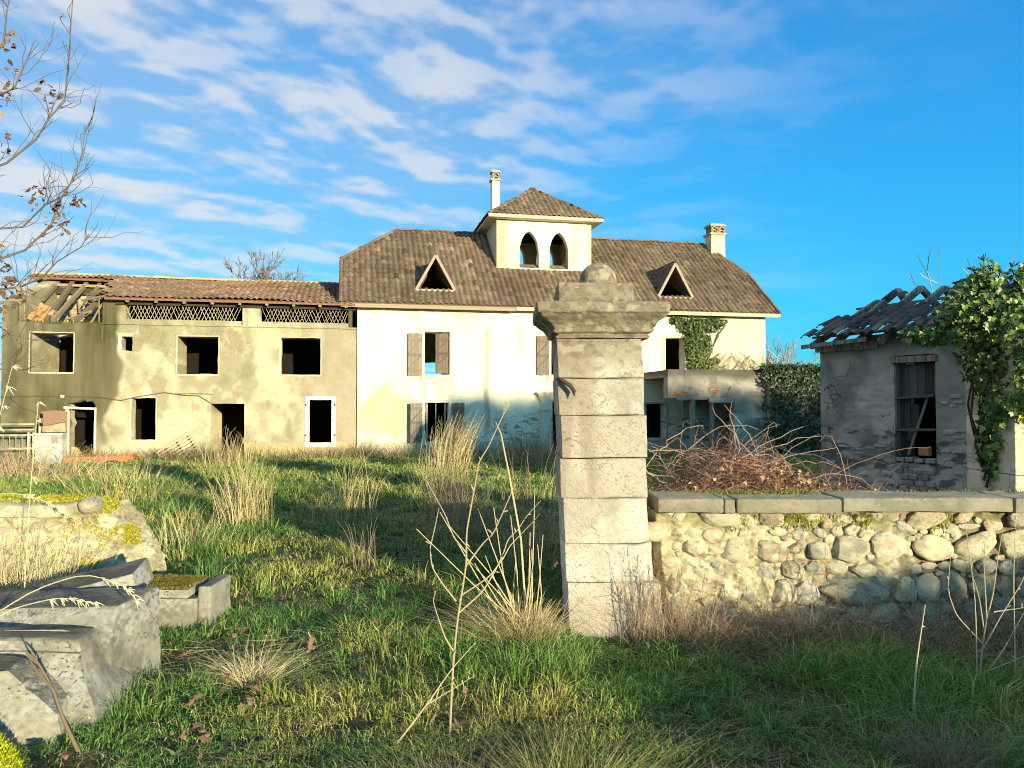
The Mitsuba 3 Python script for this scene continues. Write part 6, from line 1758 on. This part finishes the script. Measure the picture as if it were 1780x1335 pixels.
SAP1 = [[(-0.3, -0.03), (-0.29, 0.22), (-0.28, 0.4), (-0.26, 0.59), (-0.24, 0.71), (-0.22, 0.84), (-0.22, 0.99), (-0.2, 1.1), (-0.18, 1.21), (-0.16, 1.33), (-0.12, 1.39), (-0.05, 1.54), (-0.02, 1.6)], [(-0.26, 0.6), (-0.14, 0.7), (-0.08, 0.8), (-0.04, 0.89), (-0.02, 0.95), (0.03, 1.0), (0.07, 1.06), (0.14, 1.14)], [(-0.27, 0.66), (-0.33, 0.75), (-0.38, 0.83), (-0.39, 0.92), (-0.37, 1.01), (-0.35, 1.11)], [(-0.28, 0.42), (-0.32, 0.49), (-0.36, 0.59), (-0.38, 0.66), (-0.37, 0.7)], [(-0.24, 0.69), (-0.11, 0.78), (-0.04, 0.87), (-0.01, 0.92), (0.1, 1.04), (0.13, 1.09)], [(-0.22, 0.89), (-0.28, 0.97), (-0.32, 1.08), (-0.41, 1.25)], [(-0.22, 0.83), (-0.14, 0.94), (-0.09, 0.99), (-0.05, 1.08), (-0.02, 1.15), (0.01, 1.21)]]
sapling('tall pale bare sapling with zigzag shoots standing in front of the gate pillar', SAP1, 3.75, 0.0065, (0.40, 0.32, 0.20), 1)
sapling('straight pale stick leaning across the foot of the tall sapling', [[(-0.57, -0.02), (-0.4, 0.2), (-0.28, 0.37), (-0.18, 0.48)], [(-0.4, 0.2), (-0.17, 0.33)]], 3.66, 0.0055, (0.46, 0.38, 0.25), 2)
SAP2 = [[(2.7, -0.02), (2.7, 0.12), (2.73, 0.33), (2.78, 0.52), (2.81, 0.73), (2.84, 0.88)], [(2.72, 0.22), (2.58, 0.38), (2.53, 0.52), (2.54, 0.65), (2.58, 0.74)], [(2.72, 0.32), (2.68, 0.5), (2.61, 0.65)], [(2.78, 0.41), (2.96, 0.44)], [(2.66, -0.04), (2.85, 0.19), (2.99, 0.43)], [(2.56, 0.0), (2.9, 0.14), (3.0, 0.19)], [(2.74, 0.36), (2.73, 0.62), (2.72, 0.82)], [(2.71, 0.19), (2.79, 0.42), (2.89, 0.59), (2.94, 0.7)], [(2.68, 0.0), (2.66, 0.5), (2.63, 0.95)], [(2.9, 0.0), (2.92, 0.6), (2.96, 1.0)]]
sapling('pale many stemmed sapling in front of the cobble wall near the right edge', SAP2, 4.5, 0.0062, (0.44, 0.37, 0.25), 3)
sapling('single upright pale stick in the shaded grass at the right', [[(2.05, -0.02), (2.07, 0.28), (2.12, 0.58)]], 4.0, 0.0065, (0.46, 0.38, 0.25), 4)
sapling('short dark forked stick leaning on the fallen cornice stone', [[(-1.97, 0.0), (-2.05, 0.16), (-2.10, 0.30), (-2.17, 0.42), (-2.21, 0.46)], [(-2.10, 0.30), (-2.16, 0.40), (-2.19, 0.50)]], 3.58, 0.010, (0.17, 0.125, 0.085), 5)
# slender weeds against the pillar and wall
pts = []
for i in range(60):
    x, y = (r.normal(0.92, 0.08), 5.28) if i < 26 else (r.uniform(1.1, 4.2), 5.42)
    h = r.uniform(0.25, 0.62) if i < 26 else r.uniform(0.2, 0.6)
    x2 = x + r.normal(0, 0.07)
    pts.append(([(x, y, 0), ((x + x2) / 2 + r.normal(0, 0.012), y, h / 2), (x2, y + r.normal(0, 0.03), h)], [0.0028, 0.0022, 0.001]))
    for _ in range(7):
        t = r.uniform(0.35, 1); q = np.array([x + (x2 - x) * t, y, h * t]); e2 = q + r.normal(0, 0.04, 3) + [0, 0, 0.04]
        pts.append(([q, (q + e2) / 2, e2], [0.0014, 0.0018, 0.0012]))
put('dead_weeds', tubes(pts, 3), 'm_vc', color=(0.36, 0.27, 0.18))
tag('dead_weeds', 'slender dead weed stems in front of the pillar foot and cobbles', 'weeds'); labels['dead_weeds']['kind'] = 'stuff'

# ------------------------------------------------------------------ bramble thicket behind the wall
br = tag('bramble_thicket', 'tangled reddish bramble thicket with arching pale canes behind the coping', 'brambles'); COUNT['bramble_thicket'] = 1
r = np.random.default_rng(131)


def arc(p0, p1, rise, n=12, wob=0.02):
    t = np.linspace(0, 1, n)[:, None]
    p = np.array(p0) * (1 - t) + np.array(p1) * t
    p[:, 2] += rise * 4 * t[:, 0] * (1 - t[:, 0])
    return p + r.normal(0, wob, p.shape) * np.minimum(1, t * 4) * 0.5


BY = 6.9
CANES = [((1.15, 1.0), (1.75, 1.42), 0.10), ((1.3, 0.85), (2.2, 1.40), 0.22), ((1.55, 0.8), (2.55, 1.42), 0.05), ((1.6, 0.75), (2.85, 1.32), 0.12), ((1.70, 0.8), (2.95, 1.22), 0.08), ((2.2, 0.6), (3.35, 0.80), 0.28), ((2.0, 0.7), (3.0, 1.02), 0.2), ((1.98, 1.42), (2.02, 0.75), 0.0), ((2.05, 0.8), (1.95, 1.62), 0.05), ((2.25, 0.8), (1.72, 1.58), 0.06), ((2.4, 0.75), (1.9, 1.6), 0.1), ((2.7, 0.7), (2.1, 1.25), 0.15), ((1.2, 1.2), (2.1, 0.9), 0.1), ((1.3, 0.7), (1.5, 1.2), 0.1), ((1.5, 0.6), (1.25, 1.25), 0.12), ((2.6, 0.7), (2.35, 1.2), 0.1), ((1.05, 1.08), (1.45, 0.85), 0.02), ((2.9, 0.72), (3.6, 0.78), 0.08), ((1.7, 0.7), (2.5, 1.0), 0.3), ((2.1, 0.7), (1.4, 1.1), 0.28)]
for (a, b, rise) in CANES:
    p = arc((a[0], BY + r.normal(0, 0.12), a[1]), (b[0], BY + r.normal(0, 0.15), b[1]), rise)
    put('cane', tubes([(p, np.linspace(0.0062, 0.0025, len(p)))], 5), 'm_vc', br, smooth=True, color=jit((0.36, 0.28, 0.20), 0.25, 0.05, r))
for i in range(24):
    x0 = r.uniform(1.25, 2.9); x1 = x0 + r.normal(0, 0.55)
    p = arc((x0, BY + r.normal(0, 0.3), 0.75), (x1, BY + r.normal(0, 0.3), r.uniform(0.95, 1.45)), r.uniform(0.02, 0.3), 12, 0.015)
    put('cane', tubes([(p, np.linspace(0.0045, 0.0018, len(p)))], 5), 'm_vc', br, smooth=True, color=jit((0.34, 0.24, 0.17), 0.25, 0.06, r))
tw2 = []
for i in range(1900):
    x = r.normal(2.0, 0.52); top = 1.12 - 0.24 * abs((x - 1.95) / 0.6) ** 1.5 + 0.55 * (meshkit.fbm(np.array([x * 3.0, 1.0, 2.0]), 3, 6) - 0.4)
    if not 1.1 < x < 3.3:
        continue
    z = 0.55 + (max(top, 0.86) - 0.55) * r.random() ** 0.7; y = r.uniform(6.3, 7.5)
    L = r.uniform(0.12, 0.50); d = r.normal(0, 1, 3) * [1, 0.7, 0.6]; d /= np.linalg.norm(d)
    p = arc((x, y, z), np.array([x, y, z]) + d * L, r.uniform(0, 0.08), 5, 0.015)
    tw2.append((p, np.linspace(0.0028, 0.0011, 5)))
k = put('twigs', tubes(tw2, 3), 'm_vc', br, color=(0.25, 0.145, 0.105)); stuff(k)
n = 1500
x = np.concatenate([r.normal(2.05, 0.42, n), r.uniform(2.4, 4.0, 700)]); keep = (x > 1.1) & (x < 4.0)
x = x[keep]; tp = np.where(x < 2.9, 1.18 - 0.26 * np.abs((x - 2.0) / 0.6) ** 1.5, 0.86)
z = 0.55 + (np.maximum(tp, 0.86) - 0.55) * r.random(len(x)) ** 0.6
p = np.stack([x, r.uniform(6.15, 7.4, len(x)), z], 1)
sz = r.uniform(0.018, 0.045, len(p))
nr = r.normal(0, 1, p.shape)
cl = np.array([jit(((0.24, 0.10, 0.06), (0.34, 0.22, 0.12), (0.46, 0.36, 0.22), (0.18, 0.09, 0.06))[r.integers(4)], 0.3, 0.08, r) for _ in p])
v, f, c = leaf_batch(p, nr, sz, r.normal(0, 1, p.shape), cl, r)
k = put('dead_leaves', (v.reshape(-1, 3), f.reshape(-1, 3)), 'm_vc', br, color=np.repeat(cl, 12, axis=0)); stuff(k)

# withered leaves, curled on the grass
r = np.random.default_rng(151)
spots = [(-0.52, 4.55, .10), (-0.60, 4.25, .09), (-0.27, 3.86, .10), (-0.14, 3.95, .06), (-0.12, 4.32, .07), (-0.23, 4.18, .06), (-1.62, 4.32, .10), (-1.45, 4.35, .10), (-1.66, 4.1, .08), (-1.40, 4.02, .09), (-1.35, 4.08, .08), (-1.52, 3.80, .08), (-1.45, 3.74, .06), (-1.58, 3.72, .05), (-1.9, 3.22, .10), (-1.95, 3.3, .10), (-1.85, 3.12, .12), (-1.1, 5.1, .08), (-1.32, 5.0, .08), (-0.95, 5.6, .07), (-1.75, 4.95, .07), (-1.9, 5.3, .08), (-1.2, 4.8, .07), (-2.0, 3.5, .08)]
for x, y, s in spots:
    for _ in range(3):
        p = on(x, y) + r.normal(0, 0.025, 3) * [1, 1, 0] + [0, 0, r.uniform(0.02, 0.065)]
        k = put('fallen_leaf', (oak_leaf(p, s * r.uniform(0.7, 1.15), r, True)[:, :], OAKF), 'm_vc', smooth=True, color=jit(((0.25, 0.13, 0.08), (0.31, 0.18, 0.11), (0.16, 0.09, 0.055))[r.integers(3)], 0.2, 0.06, r))
        tag(k, 'withered brown leaf curled in the foreground grass', 'leaf', 'brown leaves fallen in the foreground grass')
# dead stems lying on the bare patch by the fallen stones
pts = []
for i in range(260):
    x, y = r.normal(-1.75, 0.25), r.normal(4.85, 0.3)
    a = r.uniform(0, 2 * PI); L = r.uniform(0.06, 0.25)
    p = on(x, y) + [0, 0, r.uniform(0.005, 0.04)]
    pts.append(([p, p + np.array([math.cos(a), math.sin(a), r.normal(0, 0.15)]) * L], [0.002, 0.001]))
put('plant_litter', tubes(pts, 3), 'm_vc', color=(0.40, 0.29, 0.17))
stuff('plant_litter', 'dead stems and plant litter on the bare ground beside the fallen stones', 'plant litter')
